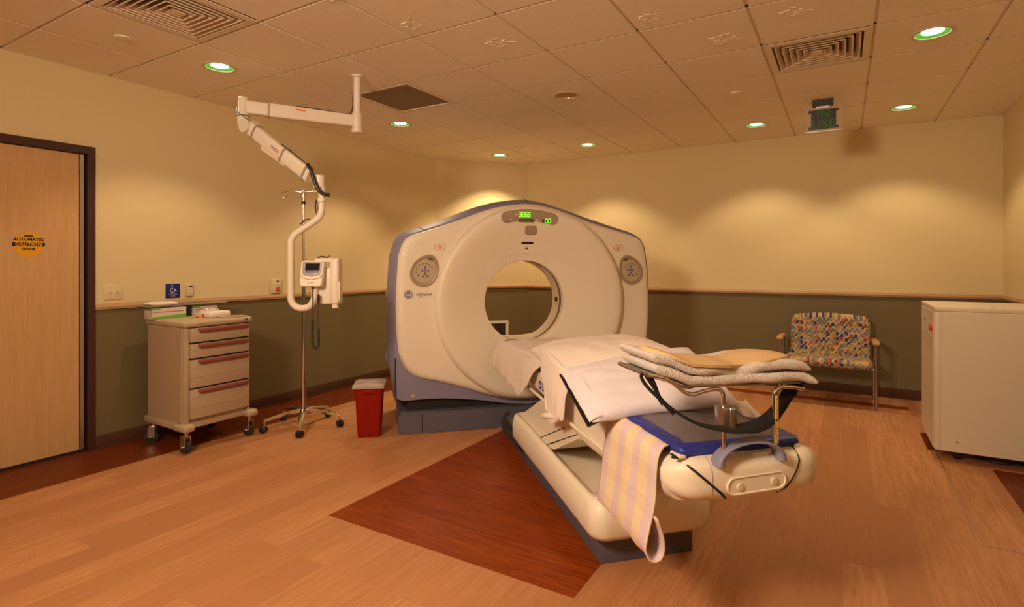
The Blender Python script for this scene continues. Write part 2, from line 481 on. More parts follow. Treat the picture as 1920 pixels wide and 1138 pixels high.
# ceiling: drop-edge tiles on a grid
HOLES = {}   # cell -> hole radius (downlights)
for c in ((-3, -1), (-3, 2), (-3, 5), (-1, 5), (2, 5), (4, 5), (4, 2), (0, 2)): HOLES[c] = .098
FULL = {(-2, -2): 'diffuser', (-2, 1): 'return', (3, 2): 'diffuser2'}
bm = nb(); gr = nb()
def sq_hole_face(bm, x0, x1, y0, y1, z, r):
    n = 32; cx, cy = (x0 + x1) / 2, (y0 + y1) / 2; hx, hy = (x1 - x0) / 2, (y1 - y0) / 2
    o_, i_ = [], []
    for k in range(n):
        a = 2 * PI * k / n; c_, s_ = math.cos(a), math.sin(a); t = 1 / max(abs(c_), abs(s_))
        o_.append(Vector((cx + hx * c_ * t, cy + hy * s_ * t, z))); i_.append(Vector((cx + r * c_, cy + r * s_, z)))
    # corners: snap the two neighbours of each corner is close enough; square corners covered by grid flange
    ring_faces(bm, [o_, i_, [p + Vector((0, 0, .02)) for p in i_]])
g = .0095
i0, i1, j0, j1 = -5, 6, -8, 7
for i in range(i0, i1):
    for j in range(j0, j1):
        x0, x1, y0, y1 = max(gx(i), XL - .05), min(gx(i + 1), XR + .05), gy(j), min(gy(j + 1), YB + .05)
        if x1 - x0 < .02 or y1 - y0 < .02 or y0 > YB: continue
        if (i, j) in FULL: continue
        X0, X1, Y0, Y1 = x0 + g, x1 - g, y0 + g, y1 - g
        if (i, j) in HOLES: sq_hole_face(bm, X0, X1, Y0, Y1, ZC, HOLES[(i, j)])
        else:
            q = [bm.verts.new(p) for p in ((X0, Y0, ZC), (X1, Y0, ZC), (X1, Y1, ZC), (X0, Y1, ZC))]; bm.faces.new(q)
        e = .001
        ring_faces(bm, [[(X0, Y0, ZC), (X1, Y0, ZC), (X1, Y1, ZC), (X0, Y1, ZC)],
                        [(X0 - e, Y0 - e, ZC + .004), (X1 + e, Y0 - e, ZC + .004), (X1 + e, Y1 + e, ZC + .004), (X0 - e, Y1 + e, ZC + .004)],
                        [(X0 - e, Y0 - e, ZC + .02), (X1 + e, Y0 - e, ZC + .02), (X1 + e, Y1 + e, ZC + .02), (X0 - e, Y1 + e, ZC + .02)]])
ceil = obj('ceiling', bm, 'ceil', kind='structure', smooth=0)
for i in range(i0, i1 + 1):
    if XL < gx(i) < XR: box(gr, gx(i) - .012, gx(i) + .012, YF, YB, ZC + .011, ZC + .016)
for j in range(j0, j1 + 1):
    if YF < gy(j) < YB: box(gr, XL, XR, gy(j) - .012, gy(j) + .012, ZC + .011, ZC + .016)
obj('ceiling_grid', gr, 'grid', ceil, smooth=0)
bm = nb()
for i in range(i0, i1):     # plenum lid above so nothing leaks, with room for the cans
    pass
box(bm, XL - .12, XR + .12, YF - .12, YB + .12, ZC + .30, ZC + .36)
obj('slab_underside', bm, 'ventdk', ceil, smooth=0)
# edge angle along the walls
bm = nb()
for a, b in zip(plan, plan[1:] + plan[:1]):
    A = Vector((*a, 0)); B = Vector((*b, 0)); d = (B - A).normalized(); fr = basis(A, d, (0, 0, 1))
    box(bm, 0, (B - A).length, ZC - .001, ZC + .003, 0, .020, mtx=fr)
obj('trim_ceiling_angle', bm, 'grid', kind='structure', smooth=0)

# pressed maple-leaf motifs in some tiles
LEAF = [(0, -1.15), (.03, -.55), (.42, -.66), (.36, -.44), (.82, -.16), (.68, -.06), (.78, .28), (.50, .22), (.42, .36), (.20, .10), (.30, .66), (.14, .56), (0, .95),
        (-.14, .56), (-.30, .66), (-.20, .10), (-.42, .36), (-.50, .22), (-.78, .28), (-.68, -.06), (-.82, -.16), (-.36, -.44), (-.42, -.66), (-.03, -.55)]
def leaf(cx, cy, s, rot, name='leaf_relief'):
    bm = nb(); c_, s_ = math.cos(rot), math.sin(rot)
    f = lambda p: (cx + s * (p[0] * c_ - p[1] * s_), cy + s * (p[0] * s_ + p[1] * c_), ZC - .0005)
    tube(bm, [f(p) for p in LEAF], .0022, 6, closed=True)
    for q in ((0, .8), (.6, .12), (-.6, .12), (.3, -.45), (-.3, -.45)):
        tube(bm, [f((0, -.5)), f((q[0] * .5, q[1] * .5 - .22)), f(q)], .0015, 5)
    tube(bm, [f((0, -.5)), f((.06, -1.1)), f((.02, -1.5))], .0018, 5)
    obj(name, bm, 'ceil', ceil)
leaf(-1.877, 2.89, .085, 1.9); leaf(-.642, 3.537, .095, 2.1); leaf(-2.173, 2.424, .070, .6); leaf(-.946, 3.028, .070, .4); leaf(-.244, 3.355, .070, 1.8); leaf(-2.30, 1.95, .07, .9)

# sprinkler cover plates
for k, (x, y, lb) in enumerate(((-3.815, 1.664, 'flat round sprinkler cover plate beside the large ceiling diffuser over the door'), (-.753, 4.719, 'flat round sprinkler cover plate in the tile between scanner and exit-style sign'), (-3.816, 5.307, 'small round sprinkler cover plate in the far ceiling corner above the scanner'))):
    bm = nb(); lathe(bm, [(0.0001, -.008), (.030, -.008), (.040, -.006), (.042, -.001), (.042, 0)], (x, y, ZC), 28)
    obj('ceiling_sprinkler', bm, 'ceil', label=lb.replace('exit-style', 'lit'), cat='sprinkler', group='sprinkler cover plates in the ceiling tiles')

# ------------------------------------------------------------------ ceiling fixtures
def downlight(cell, label, on=True):
    cx, cy = (gx(cell[0]) + gx(cell[0] + 1)) / 2, (gy(cell[1]) + gy(cell[1] + 1)) / 2
    t = thing('recessed_downlight', label, 'ceiling light', (cx, cy, ZC), group='round recessed downlights in the ceiling')
    bm = nb(); lathe(bm, [(.088, .004), (.092, -.004), (.108, -.005), (.114, -.001), (.114, .0)], (cx, cy, ZC), 40); 
    # open ring: drop the cap faces
    bmesh.ops.delete(bm, geom=[f for f in bm.faces if len(f.verts) > 8], context='FACES')
    obj('trim_ring', bm, 'lampring', t)
    bm = nb(); lathe(bm, ([(.090, .001), (.080, .004), (.056, .009)] if on else [(.090, .002), (.084, .03), (.078, .06)]) + ([] if on else [(.055, .12), (.03, .14), (.0001, .145)]), (cx, cy, ZC), 40)
    bmesh.ops.delete(bm, geom=[f for f in bm.faces if len(f.verts) > 8], context='FACES')
    obj('reflector', bm, 'lampgreen' if on else 'lampoff', t)
    if on:
        bm = nb(); lathe(bm, [(.0001, .003), (.03, .0035), (.050, .005), (.0575, .008), (.058, .012)], (cx, cy, ZC), 40)
        bmesh.ops.delete(bm, geom=[f for f in bm.faces if len(f.verts) > 8], context='FACES')
        obj('lens', bm, 'lens', t)
    return cx, cy
LAMPS = [((-3, -1), 'lit green-rimmed downlight nearest the wooden door, over the drawer cart', .64, 'wall'),
         ((-3, 2), 'lit green-rimmed downlight between the arm mount and the cream wall', .85, 'wall'),
         ((-3, 5), 'lit green-rimmed downlight deepest in the room, by the diagonal corner wall', 1.35, 'wall'),
         ((-1, 5), 'lit green-rimmed downlight directly above the scanner gantry top', .88, 'wall'),
         ((2, 5), 'lit green-rimmed downlight between the gantry and the hanging sign', .70, 'wall'),
         ((4, 5), 'lit green-rimmed downlight above the white cabinet, beyond the hanging sign', .64, 'wall'),
         ((4, 2), 'largest-looking lit green-rimmed downlight, beside the louvered diffuser', .6, 'wall')]
for c, lb, e, k in LAMPS: downlight(c, lb)
downlight((0, 2), 'unlit downlight with a pale gold reflector in the middle of the ceiling', False)

def spot(x, y, e, size=110, blend=.35, col=(1, .70, .42), rad=.045, z=ZC + .02, name='downlight_beam', tilt=(0, 0)):
    l = bpy.data.lights.new(name, 'SPOT'); l.energy = e; l.color = col; l.spot_size = math.radians(size); l.spot_blend = blend; l.shadow_soft_size = rad
    o = bpy.data.objects.new(name, l); COL.objects.link(o); o.location = (x, y, z); o.rotation_euler = (tilt[0], tilt[1], 0)
    return o
WARM = (1., .73, .44)
def ctr(c): return (gx(c[0]) + gx(c[0] + 1)) / 2, (gy(c[1]) + gy(c[1] + 1)) / 2
for c, lb, e, k in LAMPS:
    x, y = ctr(c); spot(x, y, 62 * e, 112, .42, WARM, z=ZC - .006)
# the same lamps go on over the part of the room behind the camera
for c, e in (((4, -1), 8), ((1, -2), 13), ((0, -6), 28), ((2, -4), 18)):
    x, y = ctr(c)
    spot(x, y, e, 140, .6, (1., .76, .52), z=ZC - .006)

# the photographer's lamp, high on a stand behind the camera, as the soft shadows on both walls show
la_ = bpy.data.lights.new('photographer_lamp', 'AREA'); la_.shape = 'DISK'; la_.size = .6; la_.energy = 84; la_.color = (1., .76, .53)
lo_ = bpy.data.objects.new('photographer_lamp', la_); COL.objects.link(lo_); lo_.location = (-1.45, -.7, 2.50)
lo_.rotation_euler = (Vector((-.9, 4.2, 1.1)) - Vector(lo_.location)).to_track_quat('-Z', 'Y').to_euler()

def diffuser(cell, name, label, n=7, half=.296):
    x0, x1, y0, y1 = gx(cell[0]), gx(cell[0] + 1), gy(cell[1]), gy(cell[1] + 1)
    cx, cy = (x0 + x1) / 2, (y0 + y1) / 2
    t = thing(name, label, 'air vent', (cx, cy, ZC), group='square louvered ceiling diffusers')
    def sq(h, z): return [(cx - h, cy - h, z), (cx + h, cy - h, z), (cx + h, cy + h, z), (cx - h, cy + h, z)]
    bm = nb(); inner = half * .86
    ring_faces(bm, [sq(half, ZC + .004), sq(half, ZC - .001), sq(inner, ZC - .003), sq(inner, ZC + .02), sq(inner, ZC + .16)])
    obj('frame', bm, 'vent', t, smooth=0)
    bm = nb(); q = [bm.verts.new(p) for p in sq(inner, ZC + .15)]; bm.faces.new(q); obj('duct', bm, 'ventdk', t, smooth=0)
    for k in range(n):
        h = inner * (1 - (k + .35) / (n + .4)) ; w = inner / n * .62
        bm = nb()
        ring_faces(bm, [sq(h, ZC - .002), sq(h - .006, ZC - .002), sq(h - .0075, ZC + .002), sq(max(h - w, .012), ZC + .034), sq(max(h - w + .003, .014), ZC + .035), sq(h, ZC + .001), sq(h, ZC - .002)])
        obj('louver', bm, 'vent', t, smooth=0)
    bm = nb(); h = inner * .5 / (n + .4) + .01
    box(bm, cx - h, cx + h, cy - h, cy + h, ZC - .002, ZC + .004); obj('centre_plate', bm, 'vent', t, smooth=0)
diffuser((-2, -2), 'ceiling_diffuser', 'large louvered square air diffuser at the top edge, above the arm', 7)
# the smaller louvered face set in a tile
def diff_small():
    c = (3, 2); x0, x1, y0, y1 = gx(3), gx(4), gy(2), gy(3)
    diffuser(c, 'ceiling_diffuser', 'louvered square air diffuser above the hanging sign', 6)
diff_small()
bm = nb(); x0, x1, y0, y1 = gx(-2), gx(-1), gy(1), gy(2)
t = thing('return_grille', 'dark brown perforated square grille panel beside the ceiling arm post', 'air vent', ((x0 + x1) / 2, (y0 + y1) / 2, ZC))
ring_faces(bm, [[(x0 + a, y0 + a, z), (x1 - a, y0 + a, z), (x1 - a, y1 - a, z), (x0 + a, y1 - a, z)] for a, z in ((.006, ZC + .01), (.006, ZC - .002), (.026, ZC - .004), (.030, ZC + .012))])
obj('frame', bm, 'vent', t, smooth=0)
bm = nb(); box(bm, x0 + .028, x1 - .028, y0 + .028, y1 - .028, ZC + .004, ZC + .008); obj('perforated_plate', bm, 'perf', t, smooth=0)

# ------------------------------------------------------------------ door and wall fittings on the left wall
d0, d1 = DOOR[1], DOOR[2]
bm = nb()
FT = .045; H0, H1 = 2.140, 2.195
box(bm, XL - .10, XL + .016, d1 - FT, d1, 0, H1, .003, 1)
box(bm, XL - .10, XL + .016, d0, d0 + FT, 0, H1, .003, 1)
box(bm, XL - .10, XL + .016, d0 + FT, d1 - FT, H0, H1, .003, 1)
obj('door_1_frame', bm, 'frame', kind='structure')
bm = nb(); box(bm, XL - .060, XL - .018, d0 + FT + .004, d1 - FT - .040, .022, H0 - .004, .002, 1)
door = obj('door_1', bm, 'doorwood', kind='structure')
bm = nb(); box(bm, XL - .058, XL - .010, d1 - FT - .038, d1 - FT - .012, .022, H0 - .004, .003, 1)
obj('edge_guard', bm, 'alu', door)
bm = nb(); box(bm, XL - .055, XL - .012, d1 - FT - .040, d1 - FT - .006, .024, .045, .003, 1); obj('floor_guide', bm, 'steel', door)
bm = nb(); box(bm, XL - .058, XL - .022, d0 + FT, d1 - FT, 0, .02); obj('bottom_seal', bm, 'dark', door)
# round sticker
sy, sz = 1.502, 1.482; px_ = XL - .018
f = lambda y, z, o=0: basis((px_ + .0012 + o, y, z), (0, 1, 0), (0, 0, 1))
bm = nb(); prism(bm, circ(0, 0, .083, 48), 0, .0012, mtx=basis((px_, sy, sz), (0, 1, 0), (0, 0, 1)))
st = obj('caution_sticker', bm, 'sticker', door, label='round yellow caution sticker')
bm = nb(); box(bm, -.086, .086, -.0125, .0125, 0, .0008, mtx=f(sy, sz)); prism(bm, rrect(0, 0, .048, .010, .004), 0, .0008, mtx=f(sy, sz + .056))
text(bm, 'AUTOMATIC', .0265, f(sy, sz + .032), .0005, bold=.0013, space=1.04); text(bm, 'DOOR', .0225, f(sy, sz - .032), .0005, bold=.0012, space=1.1)
obj('black_print', bm, 'black', st, smooth=0)
bm = nb(); text(bm, 'CAUTION', .0300, f(sy, sz, .0009), .0004, bold=.0007, space=1.06); obj('caution_word', bm, 'sticker', st, smooth=0)

def wallbox(name, y0, y1, z0, z1, dep, m, label, cat, bev=.004):
    t = thing(name, label, cat, (XL, (y0 + y1) / 2, z0))
    bm = nb(); box(bm, XL - .001, XL + dep, y0, y1, z0, z1, bev, 2); obj('plate', bm, m, t)
    return t
t = wallbox('light_switch', 1.928, 2.046, 1.085, 1.200, .008, 'ivory', 'ivory double switch plate on the wall beside the door frame', 'light switch')
for y in (1.964, 2.010):
    bm = nb(); box(bm, XL + .006, XL + .0095, y - .006, y + .006, 1.128, 1.152, .001, 1); box(bm, XL + .008, XL + .019, y - .004, y + .004, 1.132, 1.145, .002, 2)
    obj('toggle', bm, 'beige', t)
    for z in (1.108, 1.176):
        bm = nb(); cyl(bm, (XL + .007, y, z), (XL + .0095, y, z), .0028, 10); obj('screw', bm, 'steel', t)
t = wallbox('accessibility_sign', 2.352, 2.462, 1.074, 1.190, .005, 'signblue', 'dark blue square wheelchair symbol sign on the wall above the cart', 'sign', .001)
q = lambda y, z: basis((XL + .0052, y, z), (0, 1, 0), (0, 0, 1))
bm = nb()
tube(bm, [(XL + .0055, 2.404 + .017 * math.cos(a), 1.136 + .016 * math.sin(a)) for a in [math.radians(110 + 260 * k / 20) for k in range(21)]], .0022, 6)
tube(bm, [(XL + .0055, 2.400, 1.164), (XL + .0055, 2.403, 1.146), (XL + .0055, 2.420, 1.146), (XL + .0055, 2.430, 1.128), (XL + .0055, 2.436, 1.131)], .0026, 6)
prism(bm, circ(0, 0, .0058, 14), 0, .0012, mtx=q(2.399, 1.174))
text(bm, 'WHEELCHAIR', .0085, q(2.407, 1.112)); text(bm, 'CT SCAN EXAM ROOM', .0075, q(2.407, 1.101)); text(bm, 'ACCESS', .0085, q(2.407, 1.090))
obj('white_symbol', bm, 'white', t)
t = wallbox('card_reader', 2.502, 2.562, 1.080, 1.180, .018, 'beige', 'small beige keypad box with a dark window, next to the blue sign', 'control box')
bm = nb(); box(bm, XL + .017, XL + .0195, 2.528, 2.554, 1.158, 1.170, .001, 1); obj('display_window', bm, 'black', t)
bm = nb(); box(bm, XL + .017, XL + .023, 2.506, 2.558, 1.083, 1.138, .004, 2); obj('flap', bm, 'beige', t)
t = wallbox('emergency_button', 3.288, 3.390, 1.068, 1.205, .022, 'ivory', 'beige wall box with a round red push button, between cart and pole', 'control box')
bm = nb(); lathe(bm, [(.022, 0), (.022, .006), (.020, .010), (.0001, .012)], (XL + .022, 3.350, 1.105), 28, 'x'); obj('red_button', bm, 'redp', t)
bm = nb(); text(bm, 'STOP', .013, basis((XL + .0342, 3.350, 1.105), (0, 1, 0), (0, 0, 1))); obj('button_lettering', bm, 'white', t)
bm = nb(); prism(bm, circ(0, 0, .014, 20, .007), 0, .0015, mtx=basis((XL + .022, 3.346, 1.185), (0, 1, 0), (0, 0, 1))); obj('badge', bm, 'logoblue', t)
bm = nb(); box(bm, XL + .0215, XL + .0225, 3.300, 3.378, 1.145, 1.147); obj('parting_line', bm, 'cabdk', t, smooth=0)

# louvered grille low on the diagonal wall, seen through the bore
A = Vector((XL, CY, 0)); Bv = Vector((CX, YB, 0)); dd = (Bv - A).normalized(); fr = basis(A, dd, (0, 0, 1))
Ld = (Vector((-4.001, 6.445, 0)) - A).length
t = thing('wall_grille', 'white-framed vertical-slat grille on the diagonal wall, seen through the bore', 'air vent', tuple(A + dd * (Ld - .26) + Vector((0, 0, .08))))
bm = nb(); x0, x1, z0, z1 = Ld - .52, Ld, .10, .566
for a in ((x0, x1, z1 - .035, z1), (x0, x1, z0, z0 + .035), (x0, x0 + .035, z0 + .035, z1 - .035), (x1 - .035, x1, z0 + .035, z1 - .035)): box(bm, a[0], a[1], a[2], a[3], 0, .014, .003, 1, mtx=fr)
obj('frame', bm, 'white', t)
bm = nb(); box(bm, x0 + .03, x1 - .03, z0 + .03, z1 - .03, .0, .002, mtx=fr); obj('backing', bm, 'dark', t, smooth=0)
bm = nb(); n = 18
for k in range(n):
    xx = x0 + .045 + (x1 - x0 - .09) * k / (n - 1); box(bm, xx - .0022, xx + .0022, z0 + .035, z1 - .035, .002, .012, mtx=fr)
obj('slats', bm, 'steel', t, smooth=0)

# ------------------------------------------------------------------ CT scanner gantry  (local frame: X across, Y into the gantry)
R2 = math.sqrt(.5)
SC = Matrix.Rotation(PI / 4, 4, 'Z')     # (w, a, z) -> world
def sc_pt(w, a, z=0): return tuple(SC @ Vector((w, a, z)))
BC = (1.19, 1.035); BR = .345
RC = (1.240, 1.026)                       # centre of the raised ring
gantry = thing('ct_scanner', 'large cream and slate-blue scanner gantry with a round bore', 'scanner', sc_pt(1.225, 4.9, 0), PI / 4)
OUT = [(.136, 1.385), (.119, 1.10), (.119, .9), (.127, .763), (.150, .602), (.214, .491), (.301, .433), (.482, .387), (.666, .331), (.887, .262), (1.06, .222), (1.225, .212), (1.39, .222), (1.56, .262), (1.79, .331),
       (1.97, .387), (2.15, .433), (2.245, .491), (2.305, .602), (2.330, .763), (2.337, .9), (2.337, 1.13), (2.325, 1.33), (2.298, 1.50), (2.254, 1.572), (2.145, 1.618), (1.952, 1.668), (1.743, 1.725), (1.557, 1.785), (1.394, 1.832), (1.235, 1.856),
       (1.119, 1.850), (.964, 1.826), (.813, 1.784), (.666, 1.728), (.482, 1.662), (.301, 1.605), (.225, 1.578), (.175, 1.525), (.150, 1.46)]
def poly_radius(poly, c, th):
    """distance from c to the outline in direction th"""
    dx, dy = math.cos(th), math.sin(th); best = None
    for k in range(len(poly)):
        x1, y1 = poly[k][0] - c[0], poly[k][1] - c[1]; x2, y2 = poly[(k + 1) % len(poly)][0] - c[0], poly[(k + 1) % len(poly)][1] - c[1]
        ex, ey = x2 - x1, y2 - y1; den = dx * ey - dy * ex
        if abs(den) < 1e-9: continue
        t_ = (x1 * ey - y1 * ex) / den; u_ = (x1 * dy - y1 * dx) / den
        if t_ > 0 and -1e-6 <= u_ <= 1 + 1e-6: best = t_ if best is None else max(best, t_)
    return best
OUTs = [(p.x, p.y) for p in smooth_path([(a, b, 0) for a, b in OUT], 4, closed=True)]
NA = 192
TH = [2 * PI * k / NA for k in range(NA)]
def lerp(a, b, t): return a + (b - a) * t
def sstep(t): t = max(0, min(1, t)); return t * t * (3 - 2 * t)
FLAT = 4.430
def ring_depth(s):
    """s = 0 at the bore lip, 1 at the crest edge of the raised ring"""
    prof = [(0, 4.470), (.06, 4.462), (.25, 4.440), (.5, 4.405), (.75, 4.373), (.88, 4.362), (.95, 4.366), (1, 4.385)]
    for (a, b), (c, d) in zip(prof, prof[1:]):
        if s <= c: return lerp(b, d, (s - a) / (c - a))
    return prof[-1][1]
rows = []
ro = [poly_radius(OUTs, BC, t) for t in TH]
rd = []   # crest radius, measured from the bore centre
for t_, R_ in zip(TH, ro):
    # circle about RC radius .815 seen from BC
    cx, cy = RC[0] - BC[0], RC[1] - BC[1]; dx, dy = math.cos(t_), math.sin(t_)
    b_ = dx * cx + dy * cy; r_ = b_ + math.sqrt(max(0, b_ * b_ - (cx * cx + cy * cy - .803 ** 2)))
    rd.append(min(r_, R_ - .030))
for s in [0, .015, .04, .08, .14, .2, .27, .34, .42, .5, .58, .66, .73, .8, .86, .91, .95, .975, 1]:
    rows.append([(BC[0] + math.cos(t_) * lerp(BR, rdd, s), ring_depth(s), BC[1] + math.sin(t_) * lerp(BR, rdd, s)) for t_, rdd in zip(TH, rd)])
# step down from the ring to the flat cover, then round over at the rim
for k in range(1, 14):
    row = []
    for t_, rdd, R_ in zip(TH, rd, ro):
        gap = R_ - rdd
        if k <= 3: r_ = rdd + min(.010, gap * .3) * k / 3; dep = lerp(4.385, min(FLAT, 4.385 + gap * .6), k / 3)
        else:
            u_ = (k - 3) / 10; r_ = lerp(rdd + min(.010, gap * .3), R_, sstep(u_) * .25 + u_ * .75)
            base_ = min(FLAT, 4.385 + gap * .6)
            e_ = max(0, 1 - (R_ - r_) / .055)          # rim rounding
            dep = base_ + .065 * (1 - math.sqrt(max(0, 1 - e_ * e_)))
        row.append((BC[0] + math.cos(t_) * r_, dep, BC[1] + math.sin(t_) * r_))
    rows.append(row)
rows.append([(p[0], 4.52, p[2]) for p in rows[-1]])
lip = [[(BC[0] + math.cos(t_) * (BR + a), y_, BC[1] + math.sin(t_) * (BR + a)) for t_ in TH] for a, y_ in ((.0, 4.540), (-.003, 4.50), (-.003, 4.478))]
bm = nb(); ring_faces(bm, lip + rows)
obj('front_cover', bm, 'cream', gantry, frame=SC, smooth=50)

def front_depth(w, z):
    dx, dy = w - BC[0], z - BC[1]; r_ = math.hypot(dx, dy); t_ = math.atan2(dy, dx) % (2 * PI)
    k = int(t_ / (2 * PI) * NA) % NA
    if r_ <= rd[k]: return ring_depth((r_ - BR) / (rd[k] - BR))
    return min(FLAT, 4.385 + (ro[k] - rd[k]) * .6)

# bore tunnel
def bore_seg(name, y0, y1, r0, r1, m, lbl=None):
    bm = nb(); seg = [[(BC[0] + math.cos(t_) * r_, y_, BC[1] + math.sin(t_) * r_) for t_ in TH] for y_, r_ in ((y0, r0), (y1, r1))]
    seg += [[(BC[0] + math.cos(t_) * (r_ + .01), y_, BC[1] + math.sin(t_) * (r_ + .01)) for t_ in TH] for y_, r_ in ((y1, r1), (y0, r0))]
    ring_faces(bm, seg, loop=True); return obj(name, bm, m, gantry, frame=SC, smooth=50)
bore_seg('scan_window', 4.525, 4.612, .350, .350, mat('scan_window_brown', (.17, .115, .07), .4))
bore_seg('bore_liner', 4.612, 4.780, .344, .344, 'cream_in')
bm = nb(); box(bm, BC[0] + .338, BC[0] + .345, 4.64, 4.70, 1.015, 1.055, .002, 1); box(bm, BC[0] + .339, BC[0] + .345, 4.65, 4.68, .985, .995, .001, 1)
obj('laser_port', bm, 'black', gantry, frame=SC)

# slate-blue shell around the cover
SHP = [(.120, 1.10), (.120, .763), (.128, .50), (.140, .262), (.20, .254), (.35, .262), (.54, .256), (.80, .227), (1.02, .185), (1.225, .168), (1.43, .185), (1.65, .227), (1.91, .256), (2.10, .262), (2.25, .254), (2.31, .262), (2.325, .50),
       (2.333, .763), (2.337, 1.13), (2.325, 1.33), (2.298, 1.50), (2.254, 1.572), (2.145, 1.618), (1.952, 1.668), (1.743, 1.725), (1.557, 1.785), (1.394, 1.832), (1.235, 1.856),
       (1.119, 1.850), (.964, 1.826), (.813, 1.784), (.666, 1.728), (.482, 1.662), (.301, 1.605), (.225, 1.578), (.175, 1.525), (.136, 1.40)]
CC = (1.225, 1.0)
rs = [poly_radius(SHP, CC, t_) for t_ in TH]
def offset_ring(off, y_, drop=0.):
    out = []
    for k, t_ in enumerate(TH):
        o_ = off
        if math.sin(t_) < -.35: o_ = off * max(0, 1 - (-math.sin(t_) - .35) * 2.2)   # underside stays level
        out.append((CC[0] + math.cos(t_) * (rs[k] + o_), y_, CC[1] + math.sin(t_) * (rs[k] + o_)))
    return out
inner = [(CC[0] + math.cos(t_) * .55, 4.475, CC[1] + math.sin(t_) * .55) for t_ in TH]
bm = nb()
ring_faces(bm, [inner, offset_ring(-.004, 4.475), offset_ring(.006, 4.482), offset_ring(.012, 4.495), offset_ring(.036, 4.54), offset_ring(.055, 4.62), offset_ring(.060, 4.74), offset_ring(.056, 4.95), offset_ring(.048, 5.15), offset_ring(.03, 5.24), offset_ring(-.02, 5.285), offset_ring(-.06, 5.30)])
obj('side_shell', bm, 'blue', gantry, frame=SC, smooth=40)
# rear cover with its funnel
bm = nb()
rr = [offset_ring(-.05, 5.295)] + [[(BC[0] + math.cos(t_) * r_, y_, BC[1] + math.sin(t_) * r_) for t_ in TH] for r_, y_ in ((.74, 5.34), (.70, 5.35), (.6, 5.24), (.45, 4.98), (.344, 4.78))]
ring_faces(bm, rr); obj('rear_cover', bm, 'cream', gantry, frame=SC, smooth=40)
# panel gaps in the shell
def seam(th, w=.003):
    bm = nb()
    k = int(th / (2 * PI) * NA) % NA
    pts = []
    for off, y_ in ((.0065, 4.482), (.0125, 4.495), (.0365, 4.54), (.0555, 4.62), (.0605, 4.74)):
        p = offset_ring(off, y_)[k]; pts.append((p[0], p[1], p[2]))
    tube(bm, pts, w, 5); obj('shell_gap', bm, 'dark', gantry, frame=SC)
for th in (math.radians(91), math.radians(146), math.radians(33)): seam(th)
bm = nb(); box(bm, .120, .1265, 4.468, 4.476, .262, .60, 0); obj('cover_gap', bm, 'dark', gantry, frame=SC, smooth=0)
# cable-channel ribs on the flank
bm = nb()
for k in range(5): tube(bm, smooth_path([(.064, 4.66, .55 + .13 * k), (.058, 4.72, .60 + .13 * k), (.062, 4.80, .56 + .13 * k), (.066, 4.86, .62 + .13 * k)], 5), .006, 6)
obj('flank_emboss', bm, 'blue', gantry, frame=SC)
# base
bm = nb(); prism(bm, [(.15, 4.46), (.24, 4.432), (.9, 4.42), (1.225, 4.425), (1.6, 4.42), (2.2, 4.432), (2.30, 4.46), (2.30, 5.20), (.15, 5.20)], .004, .165)
bmesh.ops.bevel(bm, geom=[e for e in bm.edges if abs(e.verts[0].co.z - e.verts[1].co.z) < 1e-4 and e.verts[0].co.z > .1], offset=.018, segments=4, affect='EDGES')
obj('base', bm, 'bluedk', gantry, frame=SC)
bm = nb(); box(bm, .22, 2.22, 4.52, 5.15, .16, .34); obj('base_recess', bm, 'dark', gantry, frame=SC, smooth=0)
bm = nb(); box(bm, .330, .333, 4.424, 4.44, .01, .150); obj('base_seam', bm, 'dark', gantry, frame=SC, smooth=0)

def gm(w, z, off=.001, depth=None):
    """matrix on the gantry's front, reading left to right"""
    d_ = (front_depth(w, z) if depth is None else depth) - off
    return basis((w, d_, z), (1, 0, 0), (0, 0, 1))
# display strip over the bore
def arc_band(r0, r1, a0, a1, y0f, y1f, n=40, c=BC):
    """bean-shaped band about the bore centre with rounded ends; its face follows the cover"""
    mid, hw = (r0 + r1) / 2, (r1 - r0) / 2; pts = []
    for k in range(n + 1):
        a = lerp(a0, a1, k / n); pts.append((mid + hw, a))
    for k in range(1, 8):
        b = PI * k / 8; pts.append((mid + hw * math.cos(b), a1 + (hw * math.sin(b) / mid) * (1 if a1 > a0 else -1)))
    for k in range(n + 1):
        a = lerp(a1, a0, k / n); pts.append((mid - hw, a))
    for k in range(1, 8):
        b = PI * k / 8; pts.append((mid - hw * math.cos(b), a0 - (hw * math.sin(b) / mid) * (1 if a1 > a0 else -1)))
    return [(c[0] + r_ * math.cos(a), c[1] + r_ * math.sin(a)) for r_, a in pts]
def plate_on_cover(bm, pts, off0, off1, depth=None):
    cx = sum(p[0] for p in pts) / len(pts); cz = sum(p[1] for p in pts) / len(pts)
    fd = (lambda w, z: depth) if depth is not None else front_depth
    rings = [[(p[0], fd(*p) + off1, p[1]) for p in pts], [(p[0], fd(*p) - off0 * .5, p[1]) for p in pts]]
    for s in (.97, .6, .2): 
        rings.append([(lerp(cx, p[0], s), fd(lerp(cx, p[0], s), lerp(cz, p[1], s)) - off0, lerp(cz, p[1], s)) for p in pts])
    ring_faces(bm, rings, cap1=True)
bean = arc_band(.675, .775, math.radians(72.5), math.radians(106.5), 0, 0)
